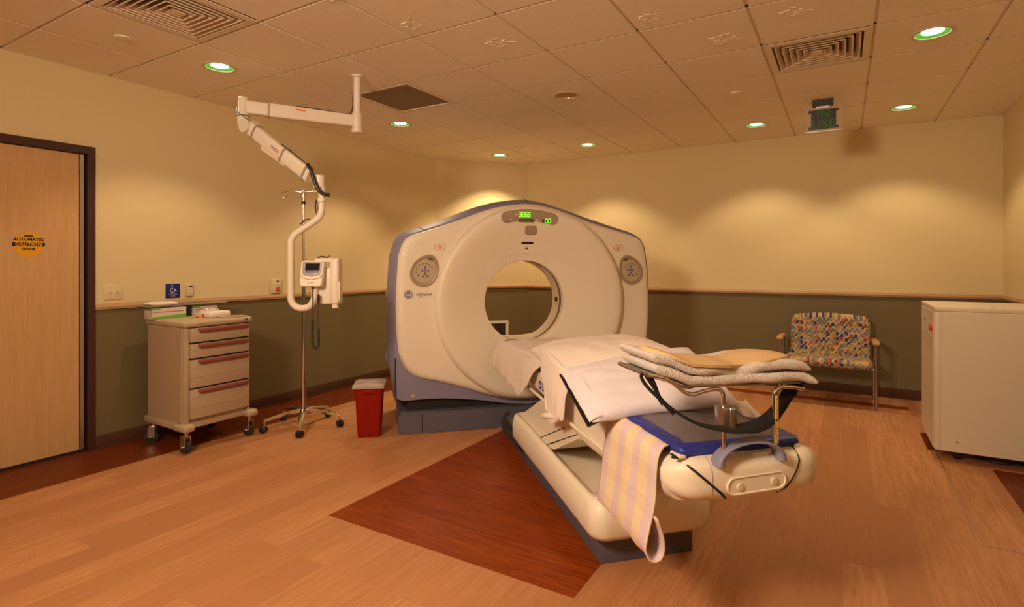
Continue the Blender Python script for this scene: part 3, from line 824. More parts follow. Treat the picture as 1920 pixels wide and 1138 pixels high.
# fill the bean as a strip so the bent shape stays clean
def bean_strip(bm, r0, r1, a0, a1, off, n=40):
    mid, hw = (r0 + r1) / 2, (r1 - r0) / 2; rows_ = []
    for k in range(-8, n + 9):
        if k < 0: b = (k + 8) / 8; ax = a0 - (hw / mid) * math.cos(b * PI / 2); h = hw * math.sin(b * PI / 2)
        elif k > n: b = (n + 8 - k) / 8; ax = a1 + (hw / mid) * math.cos(b * PI / 2); h = hw * math.sin(b * PI / 2)
        else: ax = lerp(a0, a1, k / n); h = hw
        h = max(h, .001); row = []
        for q_ in (-1, -.6, 0, .6, 1):
            r_ = mid + h * q_; w, z = BC[0] + r_ * math.cos(ax), BC[1] + r_ * math.sin(ax)
            row.append((w, front_depth(w, z) - off, z))
        rows_.append(row)
    V = ring_faces(bm, rows_, close=False)
    r_ = bmesh.ops.extrude_face_region(bm, geom=list(bm.faces))
    bmesh.ops.translate(bm, verts=[v for v in r_['geom'] if isinstance(v, bmesh.types.BMVert)], vec=(0, .012, 0))
bm = nb(); bean_strip(bm, .672, .768, math.radians(73), math.radians(104.5), .004)
disp = obj('display_panel', bm, 'taupe', gantry, frame=SC, smooth=50)
bm = nb()
box(bm, -.065, .065, -.016, .016, 0, .001, mtx=gm(1.175, 1.712, .006)); obj('led_window', bm, 'ledbg', disp, frame=SC, smooth=0)
bm = nb(); box(bm, -.034, .034, -.016, .016, 0, .001, mtx=gm(1.345, 1.706, .006))
obj('led_window', bm, 'ledbg', disp, frame=SC, smooth=0)
bm = nb()
SEG7 = {'3': 'abcdg', '6': 'acdefg', '5': 'acdfg', '0': 'abcdef'}
def seg7(bm, ch, mtx, h=.036):
    w = h * .55; t_ = h * .13; s_ = h * .10
    P = {'a': ((-w / 2, h / 2), (w / 2, h / 2)), 'b': ((w / 2, h / 2), (w / 2, 0)), 'c': ((w / 2, 0), (w / 2, -h / 2)), 'd': ((-w / 2, -h / 2), (w / 2, -h / 2)), 'e': ((-w / 2, 0), (-w / 2, -h / 2)), 'f': ((-w / 2, h / 2), (-w / 2, 0)), 'g': ((-w / 2, 0), (w / 2, 0))}
    for c_ in SEG7[ch]:
        (x0, y0), (x1, y1) = P[c_]; dx, dy = x1 - x0, y1 - y0; l_ = math.hypot(dx, dy); dx, dy = dx / l_, dy / l_
        x0 += dx * t_ * .4; y0 += dy * t_ * .4; x1 -= dx * t_ * .4; y1 -= dy * t_ * .4; nx, ny = -dy * t_ / 2, dx * t_ / 2
        pts = [(x0 + nx, y0 + ny), (x1 + nx, y1 + ny), (x1 - nx, y1 - ny), (x0 - nx, y0 - ny)]
        pts = [(x_ + y_ * .12, y_) for x_, y_ in pts]
        prism(bm, pts, 0, .001, mtx=mtx)
for k, ch in enumerate('3665'): seg7(bm, ch, gm(1.120 + .0255 * k, 1.756, .007))
prism(bm, circ(0, 0, .0022, 8), 0, .001, mtx=gm(1.185, 1.738, .007))
obj('led_digits', bm, 'led', disp, frame=SC, smooth=0, label='glowing green upper digits'); bm = nb()
for k, ch in enumerate('00'): seg7(bm, ch, gm(1.345 + .029 * k, 1.708, .008), .034)
prism(bm, circ(0, 0, .0022, 8), 0, .001, mtx=gm(1.360, 1.692, .008))
obj('led_digits', bm, 'led', disp, frame=SC, smooth=0, label='glowing green lower digits')
bm = nb()
prism(bm, [(0, .012), (.004, .002), (.012, 0), (.004, -.002), (0, -.012), (-.004, -.002), (-.012, 0), (-.004, .002)], 0, .001, mtx=gm(1.086, 1.752, .006))
obj('display_icon', bm, 'pinkbox', disp, frame=SC, smooth=0); bm = nb()
prism(bm, [(-.014, -.008), (.014, -.008), (0, .008)], 0, .001, mtx=gm(1.045, 1.716, .006)); obj('display_icon', bm, 'pinkbox', disp, frame=SC, smooth=0); bm = nb(); box(bm, -.012, .012, -.007, .007, 0, .001, mtx=gm(1.265, 1.714, .006))
obj('display_icon', bm, 'pinkbox', disp, frame=SC, smooth=0)
# rounded window, slot, small port under it
bm = nb(); plate_on_cover(bm, rrect(1.222, 1.628, .105, .078, .026), .004, .01); obj('breathing_light_window', bm, 'taupe', gantry, frame=SC, smooth=50)
bm = nb(); plate_on_cover(bm, rrect(1.200, 1.525, .105, .020, .009), .002, .01); obj('microphone_slot', bm, 'dark', gantry, frame=SC)
bm = nb(); plate_on_cover(bm, rrect(1.197, 1.482, .024, .013, .002), .002, .01); obj('laser_slot', bm, 'dark', gantry, frame=SC)
# raised lip line above the bore
bm = nb()
pts = []
for k in range(41):
    a = math.radians(lerp(60, 118, k / 40)); e_ = min(1, min(k, 40 - k) / 3); r_ = BR + .020 + .042 * math.sin(e_ * PI / 2); w, z = BC[0] + r_ * math.cos(a), BC[1] + r_ * math.sin(a); pts.append((w, front_depth(w, z) - .001, z))
tube(bm, pts, .0022, 6); obj('bore_lip_outline', bm, 'cream_in', gantry, frame=SC)

def control_panel(cx, cz, mirror=1):
    rot = math.radians(62) * mirror if mirror > 0 else math.radians(118)
    def shape(s):
        pts = []
        for k in range(48):
            a = 2 * PI * k / 48
            rx = .135 * s; ry = .108 * s
            x, y = rx * math.cos(a), ry * math.sin(a) * (1 - .14 * math.cos(a))
            x, y = x * math.cos(rot) - y * math.sin(rot), x * math.sin(rot) + y * math.cos(rot)
            pts.append((cx + x, cz + y))
        return pts
    D = front_depth(cx, cz) - .002
    bm = nb()
    ring_faces(bm, [[(p[0], D + .02, p[1]) for p in shape(1.)], [(p[0], D - .002, p[1]) for p in shape(1.)], [(p[0], D - .005, p[1]) for p in shape(.96)], [(p[0], D - .004, p[1]) for p in shape(.86)], [(p[0], D + .001, p[1]) for p in shape(.80)], [(p[0], D + .001, p[1]) for p in shape(.4)]], cap1=True)
    p = obj('control_panel', bm, 'taupe', gantry, frame=SC, smooth=40)
    bm = nb(); ring_faces(bm, [[(q_[0], D, q_[1]) for q_ in shape(.78)], [(q_[0], D - .0025, q_[1]) for q_ in shape(.76)], [(q_[0], D - .0025, q_[1]) for q_ in shape(.3)]], cap1=True)
    obj('keypad_face', bm, 'taupe2', p, frame=SC, smooth=40)
    def knob(bm, x, z, r=.0085): lathe(bm, [(r, 0), (r, -.003), (r * .7, -.006), (.0001, -.0065)], (cx + x * mirror, D - .0025, cz + z), 12, 'y')
    bl = [(0, 0), (0, .026), (0, -.026), (.024, 0), (-.024, 0), (-.018, -.046), (.018, -.046), (-.058, -.038)]
    gr_ = [(-.044, .046), (-.018, .055), (.008, .056), (.032, .046), (.052, .028), (-.068, .016), (-.072, -.012)]
    for x, z in bl:
        bm = nb(); knob(bm, x, z, .0095); obj('button', bm, 'btnblue', p, frame=SC)
    for x, z in gr_:
        bm = nb(); knob(bm, x, z, .0078); obj('button', bm, 'btn', p, frame=SC)
    bm = nb(); knob(bm, 0.0, .094, .008); obj('button', bm, 'greenp', p, frame=SC)
    bm = nb(); knob(bm, .026, .096, .008); obj('button', bm, 'redp', p, frame=SC)
    bm = nb(); box(bm, cx + (.063 - .018 * 1) * 1 * mirror - .018, cx + .045 * mirror + .018, D - .0035, D - .002, cz + .082, cz + .100); obj('indicator', bm, 'greend', p, frame=SC, smooth=0)
control_panel(.355, 1.298, 1)
control_panel(2.140, 1.298, -1)
for k, (w, z) in enumerate(((.472, 1.487), (2.024, 1.490))):
    D = front_depth(w, z)
    bm = nb(); tube(bm, [(p[0], D - .001, p[1]) for p in rrect(w, z, .084, .046, .022)], .002, 6, closed=True)
    eb = obj('stop_button', bm, 'taupe', gantry, frame=SC)
    bm = nb(); tube(bm, [(p[0], D - .0015, p[1]) for p in circ(w, z, .013, 16)], .0016, 5, closed=True); prism(bm, circ(0, 0, .006, 12), 0, .001, mtx=gm(w, z, .002))
    prism(bm, [(-.008, -.002), (.008, -.002), (0, -.015)], 0, .0008, mtx=gm(w, z - .004, .002))
    obj('stop_mark', bm, 'orange', eb, frame=SC)
# logo
bm = nb(); w, z = .225, 1.108
prism(bm, circ(0, 0, .034, 36), 0, .0012, mtx=gm(w, z, .0015)); lg = obj('maker_badge', bm, 'logo', gantry, frame=SC)
bm = nb(); text(bm, 'GE', .042, gm(w, z, .0032), .0004, shear=.25)
tube(bm, [(w + .0285 * math.cos(a), front_depth(w, z) - .0030, z + .0285 * math.sin(a)) for a in [2 * PI * k / 28 for k in range(28)]], .0011, 5, closed=True)
obj('badge_lettering', bm, 'cream', lg, frame=SC)
bm = nb(); text(bm, 'LightSpeed', .0285, gm(.345, 1.108, .0015), .0005, shear=.25, bold=.0005); text(bm, 'VCT', .015, gm(.318, 1.088, .0015), .0005, shear=.25)
obj('model_lettering', bm, 'logo', gantry, frame=SC, smooth=0)
bm = nb(); prism(bm, [(-.015, -.012), (.015, -.012), (0, .015)], 0, .0012, mtx=basis((.262, 4.474, .300), (1, 0, 0), (0, 0, 1))); ws = obj('warning_triangle', bm, 'yellow', gantry, frame=SC, smooth=0)
bm = nb(); text(bm, '!', .020, basis((.262, 4.4725, .298), (1, 0, 0), (0, 0, 1)), .0003); obj('warning_mark', bm, 'black', ws, frame=SC, smooth=0)

# ------------------------------------------------------------------ patient table
table = thing('patient_table', 'cream patient table on a slate base, running into the scanner bore', 'examination table', sc_pt(1.2, 3.0, 0), PI / 4)
bm = nb(); box(bm, .963, 1.430, 2.295, 4.35, 0, .150, .006, 2); obj('plinth', bm, 'bluedk', table, frame=SC)
bm = nb()  # serrated rubber bumper along the far end of the plinth
tube(bm, round_path([(.945, 3.62, .10), (.935, 4.16, .12), (1.0, 4.30, .13)], .08), .030, 10)
for k in range(9): cyl(bm, (.925, 3.66 + .055 * k, .075), (.925, 3.66 + .055 * k, .150), .013, 8)
obj('rubber_bumper', bm, 'rubber', table, frame=SC)
# hollow cream tub: outer wall, rolled rim and sunk floor
def rr3(x0, x1, y0, y1, z, r, n=8):
    return [(p[0], p[1], z) for p in rrect((x0 + x1) / 2, (y0 + y1) / 2, x1 - x0, y1 - y0, r, n)]
bm = nb()
x0, x1, y0, y1 = .890, 1.485, 2.195, 3.74
rings = [rr3(x0 + .05, x1 - .05, y0 + .05, y1 - .03, .142, .05), rr3(x0 + .012, x1 - .012, y0 + .015, y1 - .01, .146, .07), rr3(x0, x1, y0, y1, .170, .08), rr3(x0 - .002, x1 + .002, y0 - .002, y1, .245, .08), rr3(x0 + .004, x1 - .004, y0 + .010, y1 - .004, .285, .08), rr3(x0 + .014, x1 - .014, y0 + .030, y1 - .012, .308, .07),
         rr3(x0 + .028, x1 - .028, y0 + .06, y1 - .03, .316, .06), rr3(x0 + .042, x1 - .042, y0 + .10, y1 - .05, .311, .05), rr3(x0 + .052, x1 - .052, y0 + .14, y1 - .06, .296, .05), rr3(x0 + .062, x1 - .062, y0 + .22, y1 - .07, .272, .04), rr3(x0 + .08, x1 - .08, y0 + .30, y1 - .09, .262, .03), rr3(x0 + .20, x1 - .20, y0 + .5, y1 - .2, .260, .02)]
ring_faces(bm, rings, cap0=True, cap1=True); tub = obj('base_cover', bm, 'cream', table, frame=SC, smooth=60)
# lift arm: a leaning slab
bm = nb()
prism(bm, [(3.80, .245), (3.76, .275), (3.02, .612), (2.30, .605), (2.30, .540), (2.55, .500), (2.92, .315), (3.15, .236), (3.5, .236)], .950, 1.400, 'yz')
bmesh.ops.bevel(bm, geom=list(bm.edges), offset=.012, segments=3, affect='EDGES')
arm = obj('lift_arm', bm, 'cream', table, frame=SC)
bm = nb()
for p in ([(3.32, .244), (2.74, .490)], [(3.15, .260), (2.54, .515)], [(3.00, .318), (2.78, .415)]):
    tube(bm, [(.9485, p[0][0], p[0][1]), (.9485, p[1][0], p[1][1])], .0022, 5)
obj('arm_seam', bm, 'dark', arm, frame=SC)
# upper body
def body_section(y_, w, zb, zt, r=.03, n=5, cx=1.19):
    return [(p[0], y_, p[1]) for p in rrect(cx, (zb + zt) / 2, w, zt - zb, r, n)]
bm = nb()
ring_faces(bm, [body_section(y_, w, zb, zt, r) for y_, w, zb, zt, r in ((4.42, .40, .600, .690, .02), (4.0, .44, .590, .690, .02), (3.2, .50, .570, .692, .02), (2.75, .50, .545, .692, .02), (2.60, .505, .510, .692, .025), (2.40, .515, .490, .694, .04), (2.0, .535, .500, .697, .06), (1.75, .545, .530, .705, .07), (1.64, .545, .560, .710, .07))], cap0=True, cap1=True)
ub = obj('upper_body', bm, 'cream', table, frame=SC, smooth=50)
bm = nb(); tube(bm, round_path([(.925, 4.25, .585), (.918, 3.3, .568), (.918, 2.46, .560), (.925, 2.15, .560)], .05), .0085, 10); obj('side_rail', bm, 'cream', table, frame=SC)
bm = nb(); prism(bm, circ(0, 0, .026, 28), 0, .001, mtx=basis((.9375, 3.17, .622), (0, -1, 0), (0, 0, 1))); badge = obj('maker_badge', bm, 'logoblue', table, frame=SC)
bm = nb(); text(bm, 'GE', .03, basis((.936, 3.17, .622), (0, -1, 0), (0, 0, 1)), .0004, shear=.2); obj('badge_lettering', bm, 'cream', badge, frame=SC, smooth=0)
bm = nb()
for z in (.648, .630, .612): box(bm, .936, .9375, 3.02, 3.125, z - .013, z - .004)
obj('printed_label', bm, 'logoblue', table, frame=SC, smooth=0)
# end bumper: big rounded cross-bar
bm = nb()
BUW, BUH, BUZ, BRY, BRZ = 1.212, .298, .646, .085, .074
def bump_ring(t_, grow=0.):
    w = BUW + BUH * math.copysign(abs(t_) ** .8, t_); q_ = max(1 - max(0, (abs(t_) - .58) / .42) ** 2.2 * .93, .02) ** .5
    yc = 1.634 + .03 * t_ * t_; out = []
    for m_ in range(40):
        a = 2 * PI * m_ / 40; c_, s_ = math.cos(a), math.sin(a); sq = (abs(c_) ** 3. + abs(s_) ** 3.) ** (-1 / 3.)
        out.append((w, yc + (BRY * q_ + grow) * c_ * sq, BUZ + (BRZ * q_ + grow) * s_ * sq))
    return out
ring_faces(bm, [bump_ring(-1 + 2 * k / 32) for k in range(33)], cap0=True, cap1=True); bp = obj('end_bumper', bm, 'cream', table, frame=SC, smooth=60)
for t_ in (-.50, .74):
    bm = nb(); tube(bm, bump_ring(t_, .0004), .0013, 5, closed=True); obj('bumper_seam', bm, 'taupe', bp, frame=SC)
def on_bump(w, z, lift=.001):
    # point on the bumper's front at (w, z); above the shoulder it lies on the top
    x = (w - BUW) / BUH; t_ = math.copysign(min(1, abs(x)) ** 1.25, x); q_ = max(1 - max(0, (abs(t_) - .58) / .42) ** 2.2 * .93, .02) ** .5
    v = min(1, abs(z - BUZ) / (BRZ * q_)); c_ = (1 - v ** 3) ** (1 / 3.)
    return (w, 1.634 + .03 * t_ * t_ - (BRY * q_) * c_ - lift, z)
top_ = lambda w, y_: (w, y_, BUZ + BRZ + .001)
bm = nb(); tube(bm, smooth_path([top_(.925, 1.610), top_(.938, 1.600)] + [on_bump(lerp(.950, 1.105, k / 6), lerp(.714, .580, k / 6)) for k in range(7)], 4), .0042, 6); obj('bumper_gap', bm, 'dark', bp, frame=SC)
bm = nb(); tube(bm, smooth_path([top_(1.375, 1.62), top_(1.385, 1.60)] + [on_bump(1.385 - .085 * (k / 6) ** 1.5, lerp(.716, .580, k / 6)) for k in range(7)], 4), .0028, 6); obj('bumper_gap', bm, 'dark', bp, frame=SC)
# recessed plate with two round buttons
bm = nb()
pl = [(p[0], p[1] + (p[0] - 1.20) * .03) for p in rrect(1.203, .631, .225, .058, .027)]
yf = lambda w: on_bump(w, .631, 0)[1]
ring_faces(bm, [[(p[0], 1.560, p[1]) for p in pl], [(p[0], 1.5465, p[1]) for p in pl], [(lerp(1.203, p[0], .965), 1.5460, lerp(.631, p[1], .90)) for p in pl], [(lerp(1.203, p[0], .94), 1.5490, lerp(.631, p[1], .83)) for p in pl], [(lerp(1.203, p[0], .4), 1.5490, lerp(.631, p[1], .3)) for p in pl]], cap1=True)
rp = obj('button_plate', bm, 'cream', bp, frame=SC, smooth=30)
for w in (1.137, 1.267):
    bm = nb(); lathe(bm, [(.0125, .004), (.0125, -.003), (.010, -.0055), (.0001, -.0055)], (w, 1.549, .629 + (w - 1.2) * .05), 24, 'y'); obj('round_button', bm, 'cream_in', rp, frame=SC)
# blue-grey grab handle
bm = nb()
sec = [(p[0], p[1]) for p in rrect(0, 0, 2.0, .9, .40, 4)]
rings = []
for k in range(33):
    a = PI * k / 32; s1 = math.sin(a) ** .8; cx_ = 1.180 - .118 * math.cos(a); cz_ = .700 + .068 * s1
    tx, tz = .118 * math.sin(a), .068 * math.cos(a) * 1.1; l_ = math.hypot(tx, tz) or 1; nx, nz = -tz / l_, tx / l_
    th_ = lerp(.032, .0085, min(1, math.sin(a) * 1.1) ** .7); dp = lerp(.030, .023, s1)
    rings.append([(cx_ + nx * q_[1] * th_, 1.562 + q_[0] * dp - .006 * s1, cz_ + nz * q_[1] * th_) for q_ in sec])
ring_faces(bm, rings, cap0=True, cap1=True); obj('grab_handle', bm, M['blue'], table, frame=SC, smooth=60)
bm = nb()
box(bm, 1.395, 1.420, 1.60, 1.66, .712, .728, .006, 2); obj('latch', bm, 'cream', table, frame=SC)
bm = nb(); box(bm, .945, .975, 1.60, 1.66, .712, .726, .006, 2); obj('latch', bm, 'cream', table, frame=SC)
bm = nb(); tube(bm, [(1.435, 1.70, .60), (1.455, 1.66, .585), (1.462, 1.64, .580)], .006, 8); cyl(bm, (1.462, 1.64, .588), (1.464, 1.638, .570), .010, 10); obj('cable_clip', bm, 'cream_in', table, frame=SC)
# cradle carrying the mattress
bm = nb(); 
sec_ = lambda y_, w: [(1.19 + x_ * w, y_, z_) for x_, z_ in ((-1, .712), (-.9, .702), (-.5, .694), (0, .692), (.5, .694), (.9, .702), (1, .712), (1, .718), (.9, .708), (.5, .700), (0, .698), (-.5, .700), (-.9, .708), (-1, .718))]
ring_faces(bm, [sec_(4.9, .19), sec_(4.5, .20), sec_(3.4, .225), sec_(2.6, .245), sec_(1.75, .250)], cap0=True, cap1=True); obj('cradle', bm, 'cream_in', table, frame=SC, smooth=50)

# blue mattress with a grey top, lies on the cradle
mat_t = thing('table_mattress', 'slate-topped blue vinyl mattress on the open end of the table', 'mattress', sc_pt(1.19, 2.4, .705), PI / 4)
bm = nb()
def msec(y_, w, z0, z1, r):
    return [(p[0], y_, p[1]) for p in rrect(1.19, (z0 + z1) / 2, w, z1 - z0, r, 4)]
ring_faces(bm, [msec(4.3, .42, .716, .744, .014), msec(3.0, .47, .716, .747, .014), msec(2.0, .485, .716, .752, .016), msec(1.69, .485, .716, .752, .018), msec(1.63, .478, .718, .750, .016), msec(1.612, .462, .719, .746, .013), msec(1.604, .445, .722, .742, .009)], cap0=True, cap1=True)
obj('border', bm, 'padblue', mat_t, frame=SC, smooth=60)
bm = nb()
gn, gmn = 14, 60
rows = []
for jj in range(gmn + 1):
    y_ = lerp(1.645, 3.3, jj / gmn); row = []
    for ii in range(gn + 1):
        x_ = lerp(-.195, .195, ii / gn); e_ = min(1, (1 - abs(x_) / .197) * 5) * min(1, jj / 3)
        z_ = .7510 + .007 * e_ + .0035 * noise.noise(Vector((x_ * 9 + 3, y_ * 5, .3))) * e_ - .006 * max(0, 1 - abs(y_ - 1.68 - x_ * .1) / .03) * e_ * .4
        row.append((1.19 + x_, y_, z_))
    rows.append(row)
rows = rows
ring_faces(bm, rows, close=False)
r_ = bmesh.ops.extrude_face_region(bm, geom=list(bm.faces)); bmesh.ops.translate(bm, verts=[v for v in r_['geom'] if isinstance(v, bmesh.types.BMVert)], vec=(0, 0, -.008))
obj('top_panel', bm, 'padgrey', mat_t, frame=SC, smooth=60)

# ------------------------------------------------------------------ pillows
def pillow(name, label, c00, c10, c11, c01, thick, m, seed, flap=None, top=0.5, edge_pow=.45, wr=.010, n=44):
    """pillow spanned by four corner points (w,a,z); top and bottom shells with creases"""
    c00, c10, c11, c01 = map(Vector, (c00, c10, c11, c01))
    nrm = (c10 - c00).cross(c01 - c00).normalized()
    if nrm.z < 0: nrm = -nrm
    bm = nb(); shells = []
    for side in (1, -1):
        rows = []
        for j in range(n + 1):
            v = j / n; row = []
            for i in range(n + 1):
                u = i / n
                p = c00.lerp(c10, u).lerp(c01.lerp(c11, u), v)
                du, dv = min(u, 1 - u) * 2, min(v, 1 - v) * 2
                h = (max(0, 1 - (1 - du) ** 3.0) * max(0, 1 - (1 - dv) ** 3.0)) ** edge_pow
                pull = .020 * (math.sin(PI * u) * (1 if v < .5 else -1) * (1 - dv) , )[0]
                q = p + (c01 - c00).normalized() * pull
                w_ = noise.noise(Vector((u * 3.1 + seed, v * 3.7, seed * 1.7))) * 1.0 + .5 * noise.noise(Vector((u * 9 + seed, v * 5, seed))) + .7 * abs(noise.noise(Vector((u * 4 - v * 5, v * 2 + seed, 2.))))
                w_ += 1.1 * (abs(noise.noise(Vector((u * 2.3 + v * 3.1 + seed, v * 1.4 - u, 7.)))) ** .6 - .45)
                th = thick * (top if side > 0 else 1 - top)
                q = q + nrm * side * (th * h + (wr * w_ * h if side > 0 else 0))
                row.append(q)
            rows.append(row)
        V = [[bm.verts.new(p) for p in r] for r in rows]; shells.append(V)
        for a, b in zip(V, V[1:]):
            for i in range(n): bm.faces.new((a[i], a[i + 1], b[i + 1], b[i]))
    bmesh.ops.remove_doubles(bm, verts=bm.verts, dist=.0004)
    return bm
GRP = 'pillows lying on the patient table'
# back pillow, half inside the bore
pA = thing('pillow', 'cream pillow with a ragged hanging hem, lying half inside the bore', 'pillow', sc_pt(1.2, 3.8, .75), PI / 4, GRP)
bm = pillow('p', '', (.905, 3.28, .775), (1.50, 3.36, .770), (1.46, 4.32, .725), (.91, 4.24, .725), .085, 'clothg', 3.1, wr=.012); obj('cushion', bm, 'clothg', pA, frame=SC, smooth=80)
def drape(path_top, path_bot, m_, n=40, k=10, rag=.012, seed=1., out=(-.03, 0, 0), thick=.003):
    """hanging sheet between an upper and a lower line, slightly wavy"""
    T_ = smooth_path(path_top, 10); B_ = smooth_path(path_bot, 10)
    def samp(P, t):
        f_ = t * (len(P) - 1); i = min(int(f_), len(P) - 2); return P[i].lerp(P[i + 1], f_ - i)
    rows = []
    for i in range(n + 1):
        t = i / n; a, b = samp(T_, t), samp(B_, t); b = b + Vector((0, 0, rag * (noise.noise(Vector((t * 14, seed, 0))) + .6 * noise.noise(Vector((t * 37, seed, 2))))))
        row = []
        for j in range(k + 1):
            s = j / k; p = a.lerp(b, s); bulge = math.sin(s * PI * .8) * .9 + .012 * 0
            p = p + Vector(out) * bulge + Vector((.014 * s * noise.noise(Vector((t * 9, s * 2, seed))), 0, 0))
            row.append(p)
        rows.append(row)
    bm = nb(); ring_faces(bm, rows, close=False)
    r_ = bmesh.ops.extrude_face_region(bm, geom=list(bm.faces)); bmesh.ops.translate(bm, verts=[v for v in r_['geom'] if isinstance(v, bmesh.types.BMVert)], vec=(thick, 0, 0))
    return bm
bm = drape([(.93, 4.27, .750), (.915, 3.9, .770), (.915, 3.5, .785), (.93, 3.20, .79), (.97, 3.12, .78)], [(.875, 4.30, .560), (.872, 3.95, .560), (.872, 3.65, .545), (.874, 3.40, .520), (.90, 3.22, .655)], 'clothg', seed=4.2, rag=.03, out=(-.02, 0, 0))
obj('hanging_hem', bm, 'clothg', pA, frame=SC, smooth=80)
# middle pillow with a drooping corner
pB = thing('pillow', 'plump white pillow in the middle, its case drooping over the table side', 'pillow', sc_pt(1.2, 2.95, .75), PI / 4, GRP)
bm = pillow('p', '', (.890, 2.52, .800), (1.52, 2.45, .855), (1.60, 3.20, .840), (.92, 3.36, .800), .17, 'clothw', 9.3, top=.6, wr=.012); obj('cushion', bm, 'clothw', pB, frame=SC, smooth=80)
bm = drape([(.96, 3.24, .835), (.915, 3.08, .860), (.900, 2.9, .865), (.89, 2.66, .845), (.90, 2.50, .80)], [(.905, 2.90, .735), (.882, 2.85, .650), (.868, 2.76, .560), (.864, 2.67, .540), (.872, 2.52, .600)], 'clothw', seed=8.1, rag=.012, out=(-.02, 0, 0))
obj('hanging_hem', bm, 'clothw', pB, frame=SC, smooth=80)
bm = nb(); tube(bm, smooth_path([(.858, 2.82, .535), (.855, 2.76, .552), (.862, 2.70, .562), (.875, 2.58, .590)], 6), [.016] * 18 + [.012], 10); obj('rolled_corner', bm, 'clothw', pB, frame=SC)
# thin dark pad under the front pillow
bm = nb()
prism(bm, [(.872, 1.955), (.868, 2.25), (.862, 2.62), (.92, 2.66), (1.0, 2.05), (.95, 1.94)], 0, .016, mtx=Matrix.Translation((0, 0, .768)) @ Matrix.Identity(4))
def tiltpad(bm_):
    for v in bm_.verts: v.co.z += (v.co.y - 1.955) * .17
tiltpad(bm)
# front pillow
pC = thing('pillow', 'lilac pillow with a wide hem nearest the open end, propped on the others', 'pillow', sc_pt(1.2, 2.2, .78), PI / 4, GRP)
bm.free()
bm = pillow('p', '', (.800, 1.985, .738), (1.40, 1.905, .790), (1.50, 2.45, .930), (.835, 2.44, .845), .105, 'cloth', 5.7, top=.62, edge_pow=.42, wr=.009)
obj('cushion', bm, 'cloth', pC, frame=SC, smooth=80)
bm = nb()   # broad open hem of the case on the table-side edge
rows = []
for i in range(31):
    v = i / 30; a = Vector((.800, 1.985, .744)).lerp(Vector((.835, 2.44, .851)), v); row = []
    for j in range(7):
        s = j / 6; row.append(a + Vector((.052 * s - .012, 0, .020 * math.sin(s * PI * .6) + .030 * s * math.sin(PI * v) + .004 * noise.noise(Vector((v * 8, s * 3, 4))))))
    rows.append(row)
ring_faces(bm, rows, close=False); r_ = bmesh.ops.extrude_face_region(bm, geom=list(bm.faces)); bmesh.ops.translate(bm, verts=[v for v in r_['geom'] if isinstance(v, bmesh.types.BMVert)], vec=(0, 0, -.006))
obj('case_hem', bm, 'cloth', pC, frame=SC, smooth=80)
bm = nb(); q4 = [(.782, 1.990, .724), (1.0, 2.12, .748), (1.05, 2.42, .800), (.818, 2.445, .836)]
ring_faces(bm, [[(a, b, c) for a, b, c in q4], [(a, b, c - .007) for a, b, c in q4]], cap0=True, cap1=True)
t = thing('foam_pad', 'thin charcoal pad showing as a dark edge under the lilac pillow', 'pad', sc_pt(1.1, 2.2, .75), PI / 4); obj('slab', bm, 'black', t, frame=SC, smooth=20)
bm = drape([(1.40, 1.98, .795), (1.44, 1.94, .79), (1.47, 1.97, .79)], [(1.385, 1.86, .735), (1.43, 1.80, .745), (1.46, 1.90, .750)], 'clothw', n=16, k=6, rag=.006, seed=2.2, out=(0, -.01, 0))
obj('loose_corner', bm, 'clothw', pC, frame=SC, smooth=80)

# ------------------------------------------------------------------ striped towel over the table side
def towel_hang():
    prof = [(.942, .742), (.930, .740), (.917, .728), (.906, .705), (.899, .67), (.892, .62), (.884, .55), (.874, .48), (.868, .430), (.866, .405), (.870, .388), (.884, .382), (.896, .392), (.902, .42), (.902, .47), (.900, .53)]
    P = smooth_path([(a, b, 0) for a, b in prof], 4); n_ = len(P); m_ = 34; cum = [0]
    for a, b in zip(P, P[1:]): cum.append(cum[-1] + (b - a).length)
    bm = nb(); uvl = bm.loops.layers.uv.new('UVMap'); V = []
    for i, p in enumerate(P):
        s = cum[i] / cum[-1]; row = []
        for j in range(m_ + 1):
            t_ = j / m_
            y_ = 2.08 - .42 * t_
            y_ -= .06 * max(0, s - .15) * (t_ - .2) ; 
            # the near end twists outwards and sags lower
            near = t_ ** 2.2
            w = p.x - .022 * near * sstep((s - .3) / .4) + .006 * noise.noise(Vector((s * 4, t_ * 5, 1.)))
            if s > .62: w += .030 * near * math.sin((s - .62) / .38 * PI)
            z = p.y - .012 * near * sstep((s - .35) / .25) + .004 * noise.noise(Vector((s * 7, t_ * 6, 3.)))
            row.append((bm.verts.new((w, y_, z)), (t_, s)))
        V.append(row)
    for a, b in zip(V, V[1:]):
        for j in range(m_):
            f = bm.faces.new((a[j][0], a[j + 1][0], b[j + 1][0], b[j][0]))
            for lp, uv in zip(f.loops, (a[j][1], a[j + 1][1], b[j + 1][1], b[j][1])): lp[uvl].uv = uv
    return bm
t = obj('striped_towel', towel_hang(), 'stripe', frame=SC, smooth=80, solid=.006, label='yellow and lilac striped towel hanging folded over the table side', cat='towel')

